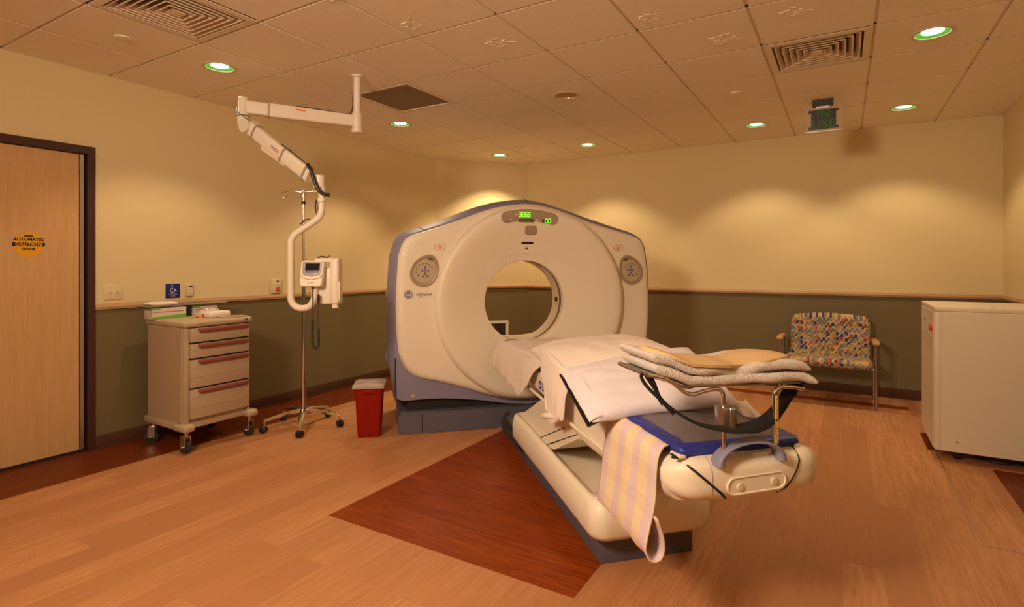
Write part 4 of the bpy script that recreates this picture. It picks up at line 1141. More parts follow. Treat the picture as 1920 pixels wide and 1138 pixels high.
# ------------------------------------------------------------------ wire arm rest standing in the handle
rest = thing('arm_rest_stand', 'chrome wire rest on two posts standing at the open end of the table', 'arm rest', sc_pt(1.17, 1.58, .745), PI / 4)
ST = SC @ Matrix.Translation((1.170, 1.580, .7456)) @ Matrix.Scale(.975, 4) @ Matrix.Translation((-1.2, -1.62, -.73))
bm = nb()
tube(bm, round_path([(.830, 1.60, .997), (.905, 1.60, .980), (.985, 1.60, .918), (1.052, 1.60, .936), (1.112, 1.60, .936), (1.112, 1.60, .720)], .032, 8), .0072, 12)
tube(bm, round_path([(.830, 1.60, .997), (.826, 1.70, .996), (.830, 1.83, .995), (.915, 1.83, .978), (.99, 1.83, .930), (1.05, 1.80, .945), (1.10, 1.78, .950)], .03, 8), .0060, 12)
tube(bm, round_path([(.845, 1.625, .990), (.92, 1.625, .967), (.995, 1.63, .935), (1.08, 1.66, .948)], .03, 8), .0050, 10)
tube(bm, round_path([(1.312, 1.60, .730), (1.312, 1.60, .926), (1.37, 1.60, .930), (1.445, 1.60, .912), (1.452, 1.70, .914), (1.445, 1.80, .915), (1.40, 1.80, .928)], .035, 8), .0072, 12)
obj('wire_frame', bm, 'chrome', rest, frame=ST)
bm = nb(); 
pp = [(.842, .994), (.915, .975), (.985, .946), (1.05, .943), (1.40, .936), (1.425, .932)]
ring_faces(bm, [[(w, 1.605, z), (w, 1.825, z), (w, 1.825, z + .006), (w, 1.605, z + .006)] for w, z in pp], cap0=True, cap1=True); obj('support_plate', bm, 'steel', rest, frame=ST, smooth=30)
bm = nb(); box(bm, 1.094, 1.118, 1.575, 1.625, .800, .878, .004, 2); box(bm, 1.118, 1.146, 1.570, 1.612, .796, .880, .010, 3); obj('height_clamp', bm, 'steel', rest, frame=ST)
bm = nb(); box(bm, 1.309, 1.321, 1.5905, 1.5935, .735, .902, .0005, 1); rl = obj('height_ruler', bm, 'yellow', rest, frame=ST, label='yellow ruler strip')
bm = nb()
for k in range(16):
    box(bm, 1.310, 1.320 if k % 5 == 0 else 1.3145, 1.5900, 1.5906, .740 + .010 * k, .7412 + .010 * k)
box(bm, 1.3085, 1.3215, 1.5895, 1.594, .818, .8205); obj('scale_marks', bm, 'black', rl, frame=ST, smooth=0)
# webbing strap
bm = nb(); sp = smooth_path([(.832, 1.62, .990), (.850, 1.60, .955), (.885, 1.585, .905), (.940, 1.575, .862), (1.01, 1.57, .828), (1.10, 1.57, .808), (1.19, 1.575, .803), (1.27, 1.59, .815), (1.345, 1.62, .845), (1.41, 1.65, .885), (1.455, 1.66, .925)], 6)
rows = []
for k, p in enumerate(sp):
    t_ = k / (len(sp) - 1); hw = lerp(.012, .040, sstep((t_ - .35) / .5)); tw = lerp(.3, 1.15, sstep((t_ - .3) / .5))  # twist: edge-on at one end, showing its face at the other
    dy, dz = math.cos(tw) * hw * .8, math.sin(tw) * hw * .62
    k2 = .003 * noise.noise(Vector((t_ * 20, 0, 0)))
    rows.append([(p.x, p.y - dy, p.z - dz + k2), (p.x + .004, p.y, p.z + k2 * 2), (p.x, p.y + dy, p.z + dz), (p.x - .002, p.y + dy, p.z + dz + .006), (p.x + .004, p.y, p.z + .007), (p.x - .002, p.y - dy, p.z - dz + .006)])
ring_faces(bm, rows, cap0=True, cap1=True)
tube(bm, smooth_path([(.826, 1.62, 1.000), (.822, 1.62, .985), (.838, 1.61, .955), (.880, 1.59, .91), (.915, 1.58, .87)], 5), .006, 6)
tube(bm, smooth_path([(.850, 1.62, .995), (.862, 1.61, .96), (.872, 1.60, .925), (.885, 1.59, .90)], 5), .008, 6)
tube(bm, smooth_path([(1.44, 1.62, .945), (1.462, 1.64, .935), (1.462, 1.67, .905), (1.44, 1.66, .885)], 5), .012, 8)
obj('strap', bm, 'strap', rest, frame=ST, smooth=60, label='black webbing strap sagging under the rest')

# folded towels and pad on the rest
def plat(w):
    for (a, b), (c, d) in zip(pp, pp[1:]):
        if w <= c: return lerp(b, d, max(0, (w - a) / (c - a)))
    return pp[-1][1] - (w - pp[-1][0]) * .35
def folded(w0, w1, y0, y1, zoff, th, seed, hump=0., n=46):
    bm = nb(); rings = []
    for k in range(n + 1):
        t_ = k / n; w = lerp(w0, w1, t_); e_ = math.sqrt(max(0.12, 1 - (abs(2 * t_ - 1)) ** 26)); zc = plat(w) + .006 + zoff + hump * math.exp(-((w - 1.36) / .09) ** 2) - .012 * math.exp(-((w - 1.17) / .07) ** 2) * (zoff > .02)
        hh = th * e_ * (1 + .10 * noise.noise(Vector((t_ * 7, seed, 0)))); ya = y0 + .012 * noise.noise(Vector((t_ * 5, seed, 2))) ; yb = y1 + .012 * noise.noise(Vector((t_ * 5, seed, 5)))
        sec = rrect(0, 0, (yb - ya), hh, hh * .46, 6)
        rings.append([(w, (ya + yb) / 2 + a, zc + th / 2 + b + .005 * noise.noise(Vector((w * 14, a * 14, seed)))) for a, b in sec])
    ring_faces(bm, rings, cap0=True, cap1=True); return bm
obj('folded_towel', folded(.860, 1.475, 1.585, 1.845, .001, .034, 1.3, .004), 'towelw', frame=ST, smooth=80, label='lower folded white terry towel, directly on the wire rest', cat='towel', group='white towels stacked on the wire rest')
obj('folded_towel', folded(.852, 1.455, 1.59, 1.86, .036, .034, 6.1, .010), 'towelw', frame=ST, smooth=80, label='upper folded white terry towel, under the tan pad', cat='towel', group='white towels stacked on the wire rest')
bm = nb()   # tan pad of two joined lobes
n_, m_ = 60, 16; rows = []
for i in range(n_ + 1):
    t_ = i / n_; w = lerp(.865, 1.435, t_); 
    prof = 1 - .30 * math.exp(-((t_ - .60) / .09) ** 2); end = math.sqrt(max(0, 1 - abs(2 * t_ - 1) ** (5 if t_ < .5 else 3.4)))
    hw = .115 * prof * end + .001; yc = 1.70 + .020 * (t_ - .5); row = []
    for j in range(m_ + 1):
        s = -1 + 2 * j / m_; y_ = yc + hw * s
        z = plat(w) + .006 + .036 + .034 + .010 * math.exp(-((w - 1.36) / .09) ** 2) - .012 * math.exp(-((w - 1.17) / .07) ** 2) + .007 * (1 - s * s) + .006 + .004 * noise.noise(Vector((w * 10, y_ * 12, 1)))
        row.append((w, y_, z))
    rows.append(row)
ring_faces(bm, rows, close=False)
r_ = bmesh.ops.extrude_face_region(bm, geom=list(bm.faces)); bmesh.ops.translate(bm, verts=[v for v in r_['geom'] if isinstance(v, bmesh.types.BMVert)], vec=(0, 0, -.010))
obj('gel_pad', bm, 'tan', frame=ST, smooth=80, label='tan two-lobed cushion pad on top of the white towels', cat='pad')

# ------------------------------------------------------------------ ceiling arm with injector head
IC = Matrix.Translation((-2.838, 2.338, 0)) @ Matrix.Rotation(.5287, 4, 'Z')   # x across, y away from the viewer, at the hanging post
inj = thing('injector_arm', 'cream jointed ceiling arm holding a monitor and injector head', 'ceiling arm', (-3.108, 2.887, ZC))
bm = nb(); mx_, my_ = -3.108, 2.887
lathe(bm, [(.046, ZC), (.046, ZC - .010), (.030, ZC - .013), (.028, ZC - .016), (.028, 2.46)], (mx_, my_, 0), 24); obj('ceiling_post', bm, 'armc', inj)
bm = nb(); lathe(bm, [(.036, 2.465), (.038, 2.46), (.038, 2.345), (.036, 2.342)], (mx_, my_, 0), 24)
lathe(bm, [(.043, 2.345), (.043, 2.325), (.036, 2.318)], (mx_, my_, 0), 24); obj('shoulder_joint', bm, 'armc', inj)
ex, ey = -3.545, 2.275
def beam(bm, p0, p1, h0, h1, w0, w1, up=(0, 0, 1), b=.012):
    """tapering rounded box beam from p0 to p1"""
    p0, p1 = Vector(p0), Vector(p1); d = (p1 - p0).normalized(); up = Vector(up); up = (up - d * up.dot(d)).normalized(); s_ = d.cross(up)
    def rg(p, h, w): return [tuple(p + s_ * a + up * c) for a, c in rrect(0, 0, w, h, b, 4)]
    ring_faces(bm, [rg(p0, h0, w0), rg(p1, h1, w1)], cap0=True, cap1=True)
def on(p0, p1, t): return tuple(lerp(a, b, t) for a, b in zip(p0, p1))
A0, A1 = (mx_, my_, 2.405), (ex, ey, 2.425)
bm = nb(); beam(bm, on(A0, A1, .02), on(A0, A1, .80), .085, .098, .050, .055); beam(bm, on(A0, A1, .80), on(A0, A1, .98), .088, .088, .055, .055)
ua = obj('upper_arm', bm, 'armc', inj, smooth=40)
bm = nb(); beam(bm, on(A0, A1, .785), on(A0, A1, .80), .104, .104, .060, .060); obj('arm_ring', bm, 'armring', ua)
dA = (Vector(A1) - Vector(A0)).normalized(); nA = Vector((0, 0, 1)).cross(dA)
if nA.dot(Vector((mx_, my_, 0))) > 0: nA = -nA
lp = Vector(on(A0, A1, .52)) + nA * .0275; lx = -dA
bm = nb(); box(bm, -.033, .033, .008, .020, 0, .0012, mtx=basis(lp + Vector((0, 0, .008)), lx, (0, 0, 1))); wl = obj('warning_label', bm, 'orange', ua, smooth=0)
bm = nb(); box(bm, -.033, .033, -.018, .008, 0, .0010, mtx=basis(lp + Vector((0, 0, .008)), lx, (0, 0, 1))); obj('label_text_area', bm, 'paper', wl, smooth=0)
bm = nb()
tube(bm, smooth_path([(mx_ - .03, my_ - .015, 2.60), (mx_ - .032, my_ - .018, 2.50), (mx_ - .05, my_ - .05, 2.456), on(A0, A1, .3)[:2] + (2.462,), on(A0, A1, .55)[:2] + (2.470,)], 8), .004, 6)
obj('cable', bm, 'rubber', inj)
bm = nb(); lathe(bm, [(.030, 2.490), (.033, 2.486), (.034, 2.38), (.037, 2.375), (.037, 2.300), (.030, 2.278), (.010, 2.27)], (ex, ey, 0), 24); obj('elbow_joint', bm, 'armc', inj)
bm = nb()
tube(bm, [(ex + .038 * math.cos(a), ey + .038 * math.sin(a), 2.362) for a in [2 * PI * k / 24 for k in range(24)]], .003, 6, closed=True)
tube(bm, smooth_path([(ex - .03, ey - .03, 2.420), (ex + .0, ey - .045, 2.385), (ex + .06, ey - .04, 2.345), (ex + .12, ey - .035, 2.31)], 6), .0035, 6); obj('cable_tie', bm, 'rubber', inj)
B0, B1 = (ex + .03, ey + .003, 2.300), (-2.862, 2.325, 1.870)
bm = nb(); beam(bm, on(B0, B1, .06), on(B0, B1, .92), .092, .088, .062, .056, b=.018)
la = obj('lower_arm', bm, 'armc', inj, smooth=40)
bm = nb(); beam(bm, on(B0, B1, .30), on(B0, B1, .62), .112, .086, .050, .046, b=.012); 
for v in bm.verts: v.co.z -= .016
obj('spring_cover', bm, 'armc', la, smooth=40)
for t_ in (.15, .56, .86):
    bm = nb(); beam(bm, on(B0, B1, t_), on(B0, B1, t_ + .018), .104, .104, .070, .070, b=.022); obj('arm_ring', bm, 'armring', la, smooth=40)
bm = nb(); nB = Vector((B1[0] - B0[0], B1[1] - B0[1], 0)).normalized(); sB = Vector((nB.y, -nB.x, 0))
c0 = Vector(on(B0, B1, .05)) + Vector((0, 0, .005)); tube(bm, [c0 + sB * .05, c0 - sB * .04], .048, 24); obj('elbow_disc', bm, 'armc', inj)
dB = (Vector(B1) - Vector(B0)).normalized(); upB = (Vector((0, 0, 1)) - dB * dB.z).normalized(); sb2 = dB.cross(upB)
if sb2.dot(Vector((-ex, -ey, 0))) < 0: sb2 = -sb2
for s_, tt, mm, col in (('M', .43, .022, 'btn'), ('N', .46, .022, 'btn'), ('D', .49, .026, 'redp'), ('A', .52, .022, 'btn')):
    bm = nb(); text(bm, s_, mm * 1.5, basis(Vector(on(B0, B1, tt)) + sb2 * .0305, dB, upB), .0004); obj('arm_lettering', bm, col, la, smooth=0)
bm = nb()
tube(bm, smooth_path([on(B0, B1, .52)[:2] + (on(B0, B1, .52)[2] + .058,), on(B0, B1, .66)[:2] + (on(B0, B1, .66)[2] + .060,), on(B0, B1, .84)[:2] + (on(B0, B1, .84)[2] + .060,)], 8), .0035, 6)
tube(bm, smooth_path([tuple(IC @ Vector(p)) for p in ((-.075, -.03, 2.015 - .04), (-.045, -.05, 1.935), (-.020, -.06, 1.865), (.005, -.06, 1.810), (.035, -.05, 1.785), (.070, -.04, 1.780))], 8), .0115, 10)
obj('cable_sleeve', bm, 'black', inj, label='black corrugated cable sleeve')
bm = nb(); cyl(bm, tuple(IC @ Vector((-.012, 0, 1.905))), tuple(IC @ Vector((-.012, 0, 1.83))), .036, 20); cyl(bm, tuple(IC @ Vector((.004, 0, 1.84))), tuple(IC @ Vector((.004, 0, 1.76))), .022, 20, .020)
lathe(bm, [(.024, 1.765), (.027, 1.760), (.027, 1.745), (.022, 1.738)], tuple(IC @ Vector((.004, 0, 0))), 20)
obj('wrist_joint', bm, 'armc', inj)
bm = nb(); box(bm, -.035, -.018, -.012, .012, 1.685, 1.755, .004, 2, mtx=IC); obj('wrist_lever', bm, 'armring', inj)
# bent hanging tube
hp = round_path([tuple(IC @ Vector(p)) for p in ((.004, 0, 1.76), (.004, 0, 1.650), (-.168, 0, 1.535), (-.190, 0, 1.50), (-.190, 0, 1.110), (-.145, 0, 1.070), (-.075, 0, 1.075), (-.040, 0, 1.13), (-.038, 0, 1.215))], .05, 8)
bm = nb(); tube(bm, hp, .0205, 18); obj('hanging_tube', bm, 'armc', inj)
bm = nb(); tube(bm, smooth_path([tuple(IC @ Vector(p)) for p in ((-.12, -.02, 1.600), (-.09, -.03, 1.625), (-.06, -.024, 1.632))], 6), .004, 6)
tube(bm, smooth_path([tuple(IC @ Vector(p)) for p in ((-.022, -.02, 1.755), (-.030, -.02, 1.72), (-.028, -.02, 1.685), (-.02, -.02, 1.665))], 6), .0035, 6); obj('cable_end', bm, 'black', inj)
# injector body
bm = nb(); box(bm, -.055, .060, .010, .075, 1.095, 1.330, .012, 3, mtx=IC); box(bm, .055, .112, -.010, .085, 1.095, 1.385, .018, 4, mtx=IC)
box(bm, -.045, .112, .0, .06, 1.360, 1.388, .008, 2, mtx=IC); cyl(bm, tuple(IC @ Vector((.082, .02, 1.10))), tuple(IC @ Vector((.082, .02, 1.072))), .020, 18); box(bm, .100, .118, 0, .05, 1.12, 1.24, .006, 2, mtx=IC)
ih = obj('injector_head', bm, 'armc', inj, smooth=40)
bm = nb(); tube(bm, smooth_path([tuple(IC @ Vector(p)) for p in ((-.03, .02, 1.390), (.0, .02, 1.398), (.03, .02, 1.392), (.045, .02, 1.402))], 5), .004, 6); obj('top_cable', bm, 'rubber', ih)
bm = nb()
tilt = IC @ Matrix.Translation((-.042, -.045, 1.210)) @ Matrix.Rotation(math.radians(-12), 4, 'X')
prism(bm, [(-.062, .0), (.060, .0), (.066, .03), (.072, .155), (.066, .162), (-.064, .162), (-.070, .155), (-.070, .03)], -.018, .022, 'xz', mtx=tilt); bmesh.ops.bevel(bm, geom=list(bm.edges), offset=.004, segments=2, affect='EDGES')
mon = obj('monitor', bm, 'armc', inj, smooth=40)
bm = nb(); box(bm, -.042, .048, -.0195, -.0175, .100, .144, .001, 1, mtx=tilt); obj('screen', bm, 'screen', mon)
bm = nb(); prism(bm, [(-.058, .085), (-.050, .068), (.0, .058), (.052, .068), (.060, .085), (.064, .154), (-.060, .154)], -.0182, -.0172, 'xz', mtx=tilt); obj('face_plate', bm, 'btn', mon, smooth=0)
bm = nb()
for k in range(5): box(bm, -.036 + .0165 * k, -.025 + .0165 * k, -.021, -.0175, .084, .096, .001, 1, mtx=tilt)
obj('keys', bm, 'logoblue', mon)
bm = nb(); box(bm, -.030, -.010, -.0205, -.0175, .076, .081, mtx=tilt); obj('orange_key', bm, 'orange', mon, smooth=0)
bm = nb(); box(bm, .014, .032, -.0205, -.0175, .076, .081, mtx=tilt); obj('yellow_key', bm, 'yellow', mon, smooth=0)
bm = nb(); tube(bm, [tuple(tilt @ Vector(p)) for p in ((-.070, -.019, .070), (-.05, -.0195, .050), (0, -.0195, .040), (.05, -.0195, .050), (.068, -.019, .070))], .0018, 5); obj('chin_line', bm, 'armring', mon)
bm = nb(); text(bm, 'ai ai ai', .016, tilt @ basis((0, -.0185, .022), (1, 0, 0), (0, 0, 1)), .0004, shear=.3); obj('chin_lettering', bm, 'logo', mon, smooth=0)
bm = nb(); lathe(bm, [(.001, -.128), (.016, -.126), (.018, -.118), (.010, -.112), (.006, -.108), (.006, -.098)], tuple((0, 0, 0)), 8, 'x')
bmesh.ops.transform(bm, matrix=IC @ Matrix.Translation((.0, .0, 1.255)), verts=bm.verts); obj('clamp_knob', bm, 'black', inj)
# coiled cord
bm = nb(); pts = []
def coil(p0, p1, turns, r, k0=0):
    o_ = []
    n_ = turns * 10
    for k in range(n_ + 1):
        t_ = k / n_; a = 2 * PI * turns * t_; o_.append(Vector(p0).lerp(Vector(p1), t_) + Vector((r * math.cos(a), r * math.sin(a), 0)))
    return o_
tube(bm, [IC @ Vector((-.042, -.03, 1.21)), IC @ Vector((-.042, -.03, 1.05)), IC @ Vector((-.046, -.03, 1.0))], .0025, 6)
tube(bm, [IC @ p for p in coil((-.042, -.03, 1.0), (-.042, -.03, .86), 22, .0075)], .0024, 5, cap=False)
tube(bm, [IC @ p for p in smooth_path([(-.042, -.03, .86), (-.040, -.03, .840), (-.028, -.03, .826), (-.014, -.03, .830), (-.006, -.03, .848), (-.005, -.03, .87)], 6)], .0085, 8)
tube(bm, [IC @ p for p in coil((-.005, -.03, .87), (-.006, -.03, .95), 14, .0075)], .0024, 5, cap=False)
tube(bm, [IC @ Vector((-.006, -.03, .95)), IC @ Vector((-.010, -.028, 1.02)), IC @ Vector((-.008, -.02, 1.11))], .0025, 6)
obj('coiled_cord', bm, 'rubber', inj)
bm = nb(); cyl(bm, IC @ Vector((-.042, -.03, 1.222)), IC @ Vector((-.042, -.03, 1.198)), .008, 10); cyl(bm, IC @ Vector((-.008, -.02, 1.16)), IC @ Vector((-.008, -.02, 1.10)), .0075, 10); obj('cord_plug', bm, 'black', inj)

# ------------------------------------------------------------------ IV pole
ivx, ivy = -3.87, 3.01
iv = thing('drip_pole', 'chrome drip stand on a five-wheel base against the olive wall', 'drip stand', (ivx, ivy, 0))
bm = nb(); cyl(bm, (ivx, ivy, .10), (ivx, ivy, 1.25), .0155, 16); cyl(bm, (ivx, ivy, 1.25), (ivx, ivy, 1.955), .0115, 16); obj('pole', bm, 'chrome', iv)
bm = nb(); cyl(bm, (ivx, ivy, 1.845), (ivx, ivy, 1.872), .016, 16); cyl(bm, (ivx, ivy, 1.235), (ivx, ivy, 1.275), .021, 16); obj('collar', bm, 'black', iv)
bm = nb()
for a in (.53, .53 + PI, .53 + PI / 2, .53 - PI / 2):
    dx, dy = math.cos(a), math.sin(a); Lh = .165
    tube(bm, smooth_path([(ivx, ivy, 1.945), (ivx + dx * Lh * .5, ivy + dy * Lh * .5, 1.952), (ivx + dx * Lh, ivy + dy * Lh, 1.948), (ivx + dx * (Lh + .018), ivy + dy * (Lh + .018), 1.93), (ivx + dx * (Lh + .008), ivy + dy * (Lh + .008), 1.905), (ivx + dx * (Lh - .018), ivy + dy * (Lh - .018), 1.90), (ivx + dx * (Lh - .03), ivy + dy * (Lh - .03), 1.918)], 5), .0038, 8) if a in (.53, .53 + PI) else \
    tube(bm, smooth_path([(ivx, ivy, 1.945), (ivx + dx * .04, ivy + dy * .04, 1.935), (ivx + dx * .055, ivy + dy * .055, 1.905), (ivx + dx * .04, ivy + dy * .04, 1.885), (ivx + dx * .022, ivy + dy * .022, 1.900)], 5), .0038, 8)
lathe(bm, [(.012, 1.945), (.014, 1.955), (.011, 1.97), (.0001, 1.976)], (ivx, ivy, 0), 12)
obj('hook_bar', bm, 'chrome', iv)
for k in range(5):
    # five legs; one points at the viewer
    a = math.radians(-43 + 72 * k); dx, dy = math.cos(a), math.sin(a)
    bm = nb(); sc_ = [(-1, -.55), (1, -.55), (1, .3), (.6, .6), (-.6, .6), (-1, .3)]
    tube(bm, smooth_path([(ivx + dx * .012, ivy + dy * .012, .140), (ivx + dx * .10, ivy + dy * .10, .135), (ivx + dx * .22, ivy + dy * .22, .115), (ivx + dx * .305, ivy + dy * .305, .094)], 5), [lerp(.026, .014, q_ / 15) for q_ in range(16)], section=sc_)
    cyl(bm, (ivx + dx * .298, ivy + dy * .298, .105), (ivx + dx * .298, ivy + dy * .298, .045), .007, 10)
    lg_ = obj('leg', bm, 'chrome', iv, smooth=40)
    bm = nb(); cxw, cyw = ivx + dx * .305, ivy + dy * .305; wa = a + .9
    for s_ in (-1, 1):
        ox, oy = math.cos(wa) * .013 * s_, math.sin(wa) * .013 * s_
        p0 = Vector((cxw + ox * .35, cyw + oy * .35, .029)); p1 = Vector((cxw + ox * 1.7, cyw + oy * 1.7, .029))
        tube(bm, [p0, p0.lerp(p1, .2), p0.lerp(p1, .75), p1], [.026, .029, .029, .022], 18)
    obj('caster', bm, 'black', lg_, smooth=40)
bm = nb(); cyl(bm, (ivx, ivy, .105), (ivx, ivy, .165), .028, 20); obj('hub', bm, 'chrome', iv)

# ------------------------------------------------------------------ sharps bin
bd = Vector((.77, .64, 0)).normalized(); bn = Vector((-.64, .77, 0)); bfr = basis((-3.165, 3.05, 0), bd, (0, 0, 1)) 
# local of bfr: x along the front, y up, z towards the viewer
BF = Matrix.Translation((-3.165, 3.05, 0)) @ Matrix.Rotation(math.atan2(.64, .77), 4, 'Z')
sb = thing('sharps_bin', 'red tapered bin with a cloudy clear lid by the scanner base', 'bin', (-3.165, 3.13, 0))
bm = nb()
def bsec(hw, hd, z, r=.02): return [(p[0], p[1] + .115, z) for p in rrect(0, 0, hw * 2, hd * 2, r, 4)]
ring_faces(bm, [bsec(.078, .075, 0, .012), bsec(.084, .080, .004, .014), bsec(.092, .092, .12), bsec(.103, .110, .375), bsec(.112, .118, .378), bsec(.112, .118, .395), bsec(.100, .107, .395), bsec(.098, .100, .25)], cap0=True, cap1=True)
obj('body', bm, 'red', sb, frame=BF, smooth=35)
bm = nb(); box(bm, -.040, .040, -.012, .004, .352, .380, .004, 2); obj('grip_lip', bm, 'red', sb, frame=BF)
bm = nb()
ring_faces(bm, [bsec(.120, .128, .388, .012), bsec(.122, .130, .396, .012), bsec(.120, .128, .410, .014), bsec(.105, .114, .418, .02), bsec(.06, .07, .419, .02)], cap1=True)
bl_ = obj('lid', bm, 'lid', sb, frame=BF, smooth=40)
bm = nb(); box(bm, -.070, .075, .085, .125, .419, .424, .003, 2); box(bm, -.035, .045, .040, .065, .418, .423, .003, 2); obj('drop_flap', bm, 'lid', bl_, frame=BF)

# ------------------------------------------------------------------ drawer cart
CX0, CX1, CY0, CY1 = -4.545, -4.035, 2.150, 2.640
cart = thing('medical_cart', 'beige drawer cart on casters with four maroon handles by the door', 'cart', ((CX0 + CX1) / 2, (CY0 + CY1) / 2, 0))
bm = nb()
box(bm, CX0, CX1 - .030, CY0, CY1, .205, .895, .004, 1)
box(bm, CX1 - .030, CX1 - .004, CY0 - .002, CY0 + .034, .205, .895, .008, 2); box(bm, CX1 - .030, CX1 - .004, CY1 - .016, CY1 + .002, .205, .895, .006, 2)
cb = obj('cabinet_body', bm, 'cart', cart)
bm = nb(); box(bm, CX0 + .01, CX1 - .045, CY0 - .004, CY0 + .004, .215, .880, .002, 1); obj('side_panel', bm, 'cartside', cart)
bm = nb(); box(bm, CX0 - .015, CX1 + .012, CY0 - .012, CY1 + .018, .893, .938, .016, 3); ct = obj('worktop', bm, 'cart', cart)
bm = nb(); text(bm, 'armstrong', .014, basis((CX1 + .0125, 2.26, .915), (0, 1, 0), (0, 0, 1)), .0004); obj('top_lettering', bm, 'cabdk', ct, smooth=0)
bm = nb(); lathe(bm, [(.011, 0), (.011, .006), (.007, .008), (.0001, .008)], (CX1 + .012, 2.600, .922), 18, 'x'); obj('lock', bm, 'steel', cart)
# base skirt with corner bumpers
bm = nb(); box(bm, CX0 - .02, CX1 - .03, CY0 - .02, CY1 + .02, .160, .208, .008, 2)
for y_ in (CY0 - .012, CY1 + .012): box(bm, CX1 - .10, CX1 + .055, y_ - (.025 if y_ < 2.4 else .055), y_ + (.060 if y_ < 2.4 else .030), .158, .210, .018, 3)
obj('base_skirt', bm, 'cart', cart)
fx = CX1 - .002
for z0, z1, lines in ((.782, .892, []), (.668, .778, [.725]), (.455, .664, [.60, .53]), (.232, .451, [.385, .305])):
    bm = nb(); box(bm, fx - .03, fx + .012, CY0 + .036, CY1 - .006, z0 + .003, z1 - .004, .005, 2)
    dr = obj('drawer', bm, 'cart', cart)
    bm = nb(); box(bm, fx + .008, fx + .034, CY0 + .085, CY1 - .018, z1 - .030, z1 - .008, .005, 2); box(bm, fx + .008, fx + .026, CY0 + .100, CY1 - .030, z1 - .040, z1 - .028, .002, 1); obj('handle', bm, 'maroon', dr)
    if lines:
        bm = nb()
        for z in lines: box(bm, fx + .0115, fx + .0128, CY0 + .036, CY1 - .006, z, z + .002)
        obj('groove', bm, 'cabdk', dr, smooth=0)
    bm = nb(); box(bm, fx - .02, fx + .006, CY0 + .04, CY1 - .01, z1 - .006, z1 + .002); obj('shadow_gap', bm, 'dark', dr, smooth=0)
for x_, y_, a in ((CX1 - .005, CY0 + .010, .2), (CX1 - .005, CY1 - .0, .15), (CX0 + .03, CY0 + .02, .9), (CX0 + .03, CY1 - .02, .4)):
    bm = nb(); RM = Matrix.Translation((x_, y_, 0)) @ Matrix.Rotation(a, 4, 'Z')
    cyl(bm, (0, 0, .165), (0, 0, .125), .016, 12); box(bm, -.028, .024, -.024, .024, .112, .130, .005, 2); box(bm, -.030, .020, -.025, -.019, .045, .120, .004, 1); box(bm, -.030, .020, .019, .025, .045, .120, .004, 1)
    cyl(bm, (-.008, -.032, .047), (-.008, .032, .047), .007, 10)
    cs = obj('caster', bm, 'steel', cart, frame=RM)
    bm = nb(); tube(bm, [(-.008, -.016, .046), (-.008, -.013, .046), (-.008, .013, .046), (-.008, .016, .046)], [.038, .046, .046, .038], 24); obj('wheel', bm, 'rubber', cs, frame=RM, smooth=40)
# raised rear shelf
bm = nb(); box(bm, -4.560, -4.430, 2.085, 2.700, 1.028, 1.036, .002, 1); box(bm, -4.52, -4.50, 2.690, 2.800, 1.029, 1.035, .002, 1); sh = obj('rear_shelf', bm, 'steel', cart)
bm = nb(); box(bm, -4.50, -4.46, 2.375, 2.425, .93, 1.030, .003, 1); box(bm, -4.50, -4.49, 2.64, 2.65, .93, 1.030); obj('shelf_post', bm, 'rubber', cart)
# things on the cart
def glove_box(x0, x1, y0, y1, z0, z1, label):
    t = thing('glove_box', label, 'box', ((x0 + x1) / 2, (y0 + y1) / 2, z0), group='green and pale glove boxes on the cart')
    bm = nb(); box(bm, x0, x1, y0, y1, z0, z1, .0015, 1); obj('carton', bm, 'pinkbox', t)
    bm = nb(); f_ = lambda a, b, c, d: box(bm, x1, x1 + .0006, a, b, c, d); f_(y0, y1, z0, z0 + .014); prism(bm, [(y0, z0 + .014), (y1, z0 + .014), (y1, z0 + .030), (y0 + .1, z0 + .020)], x1, x1 + .0006, 'yz'); f_(y0, y0 + .06, z1 - .012, z1); box(bm, x0, x1, y0 - .0006, y0, z1 - .016, z1)
    obj('green_band', bm, 'greenp', t, smooth=0)
    bm = nb(); box(bm, x1, x1 + .0007, y0 + .01, y1 - .02, z1 - .032, z1 - .026); cyl(bm, (x1 - .016, y0 - .0007, z0 + .042), (x1 - .016, y0 + .001, z0 + .042), .006, 12); box(bm, x0 + .015, x0 + .05, y0 - .0007, y0, z0 + .014, z0 + .018); obj('box_print', bm, 'cabdk', t, smooth=0)
glove_box(-4.530, -4.420, 2.120, 2.365, .9385, 1.018, 'green and pale carton nearest the door under the cart shelf')
glove_box(-4.545, -4.455, 2.435, 2.630, .9385, 1.012, 'green and pale carton behind the plastic pouch, right of the shelf post')
bm = nb(); t = thing('folded_cloth', 'puffy white folded cloth pad on top of the cart shelf', 'cloth', (-4.49, 2.22, 1.037))
rings = []
for k in range(21):
    s_ = -1 + 2 * k / 20; e_ = math.sqrt(max(.01, 1 - abs(s_) ** 4)); rings.append([(-4.49 + a * (.9 + .1 * e_), 2.215 + .105 * s_, 1.050 + b * e_ + .004 * noise.noise(Vector((s_ * 3, a * 20, 1)))) for a, b in rrect(0, 0, .11, .027, .012, 4)])
ring_faces(bm, rings, cap0=True, cap1=True); obj('pad', bm, 'paperw', t, smooth=70)
bm = nb(); t = thing('gauze_pack', 'white rectangular tissue pack at the front of the cart top', 'pack', (-4.19, 2.48, .9385))
box(bm, -4.245, -4.150, 2.395, 2.560, .9390, .985, .014, 3)
for v in bm.verts: v.co.z += .003 * noise.noise(v.co * 25) * (v.co.z > .96); v.co.x += .004 * noise.noise(v.co * 18)
obj('pack_body', bm, 'paperw', t, smooth=50)
bm = nb(); t = thing('plastic_pouch', 'crumpled clear plastic pouch with blue and orange print, behind the white pack', 'pouch', (-4.31, 2.46, .9385))
rows = []
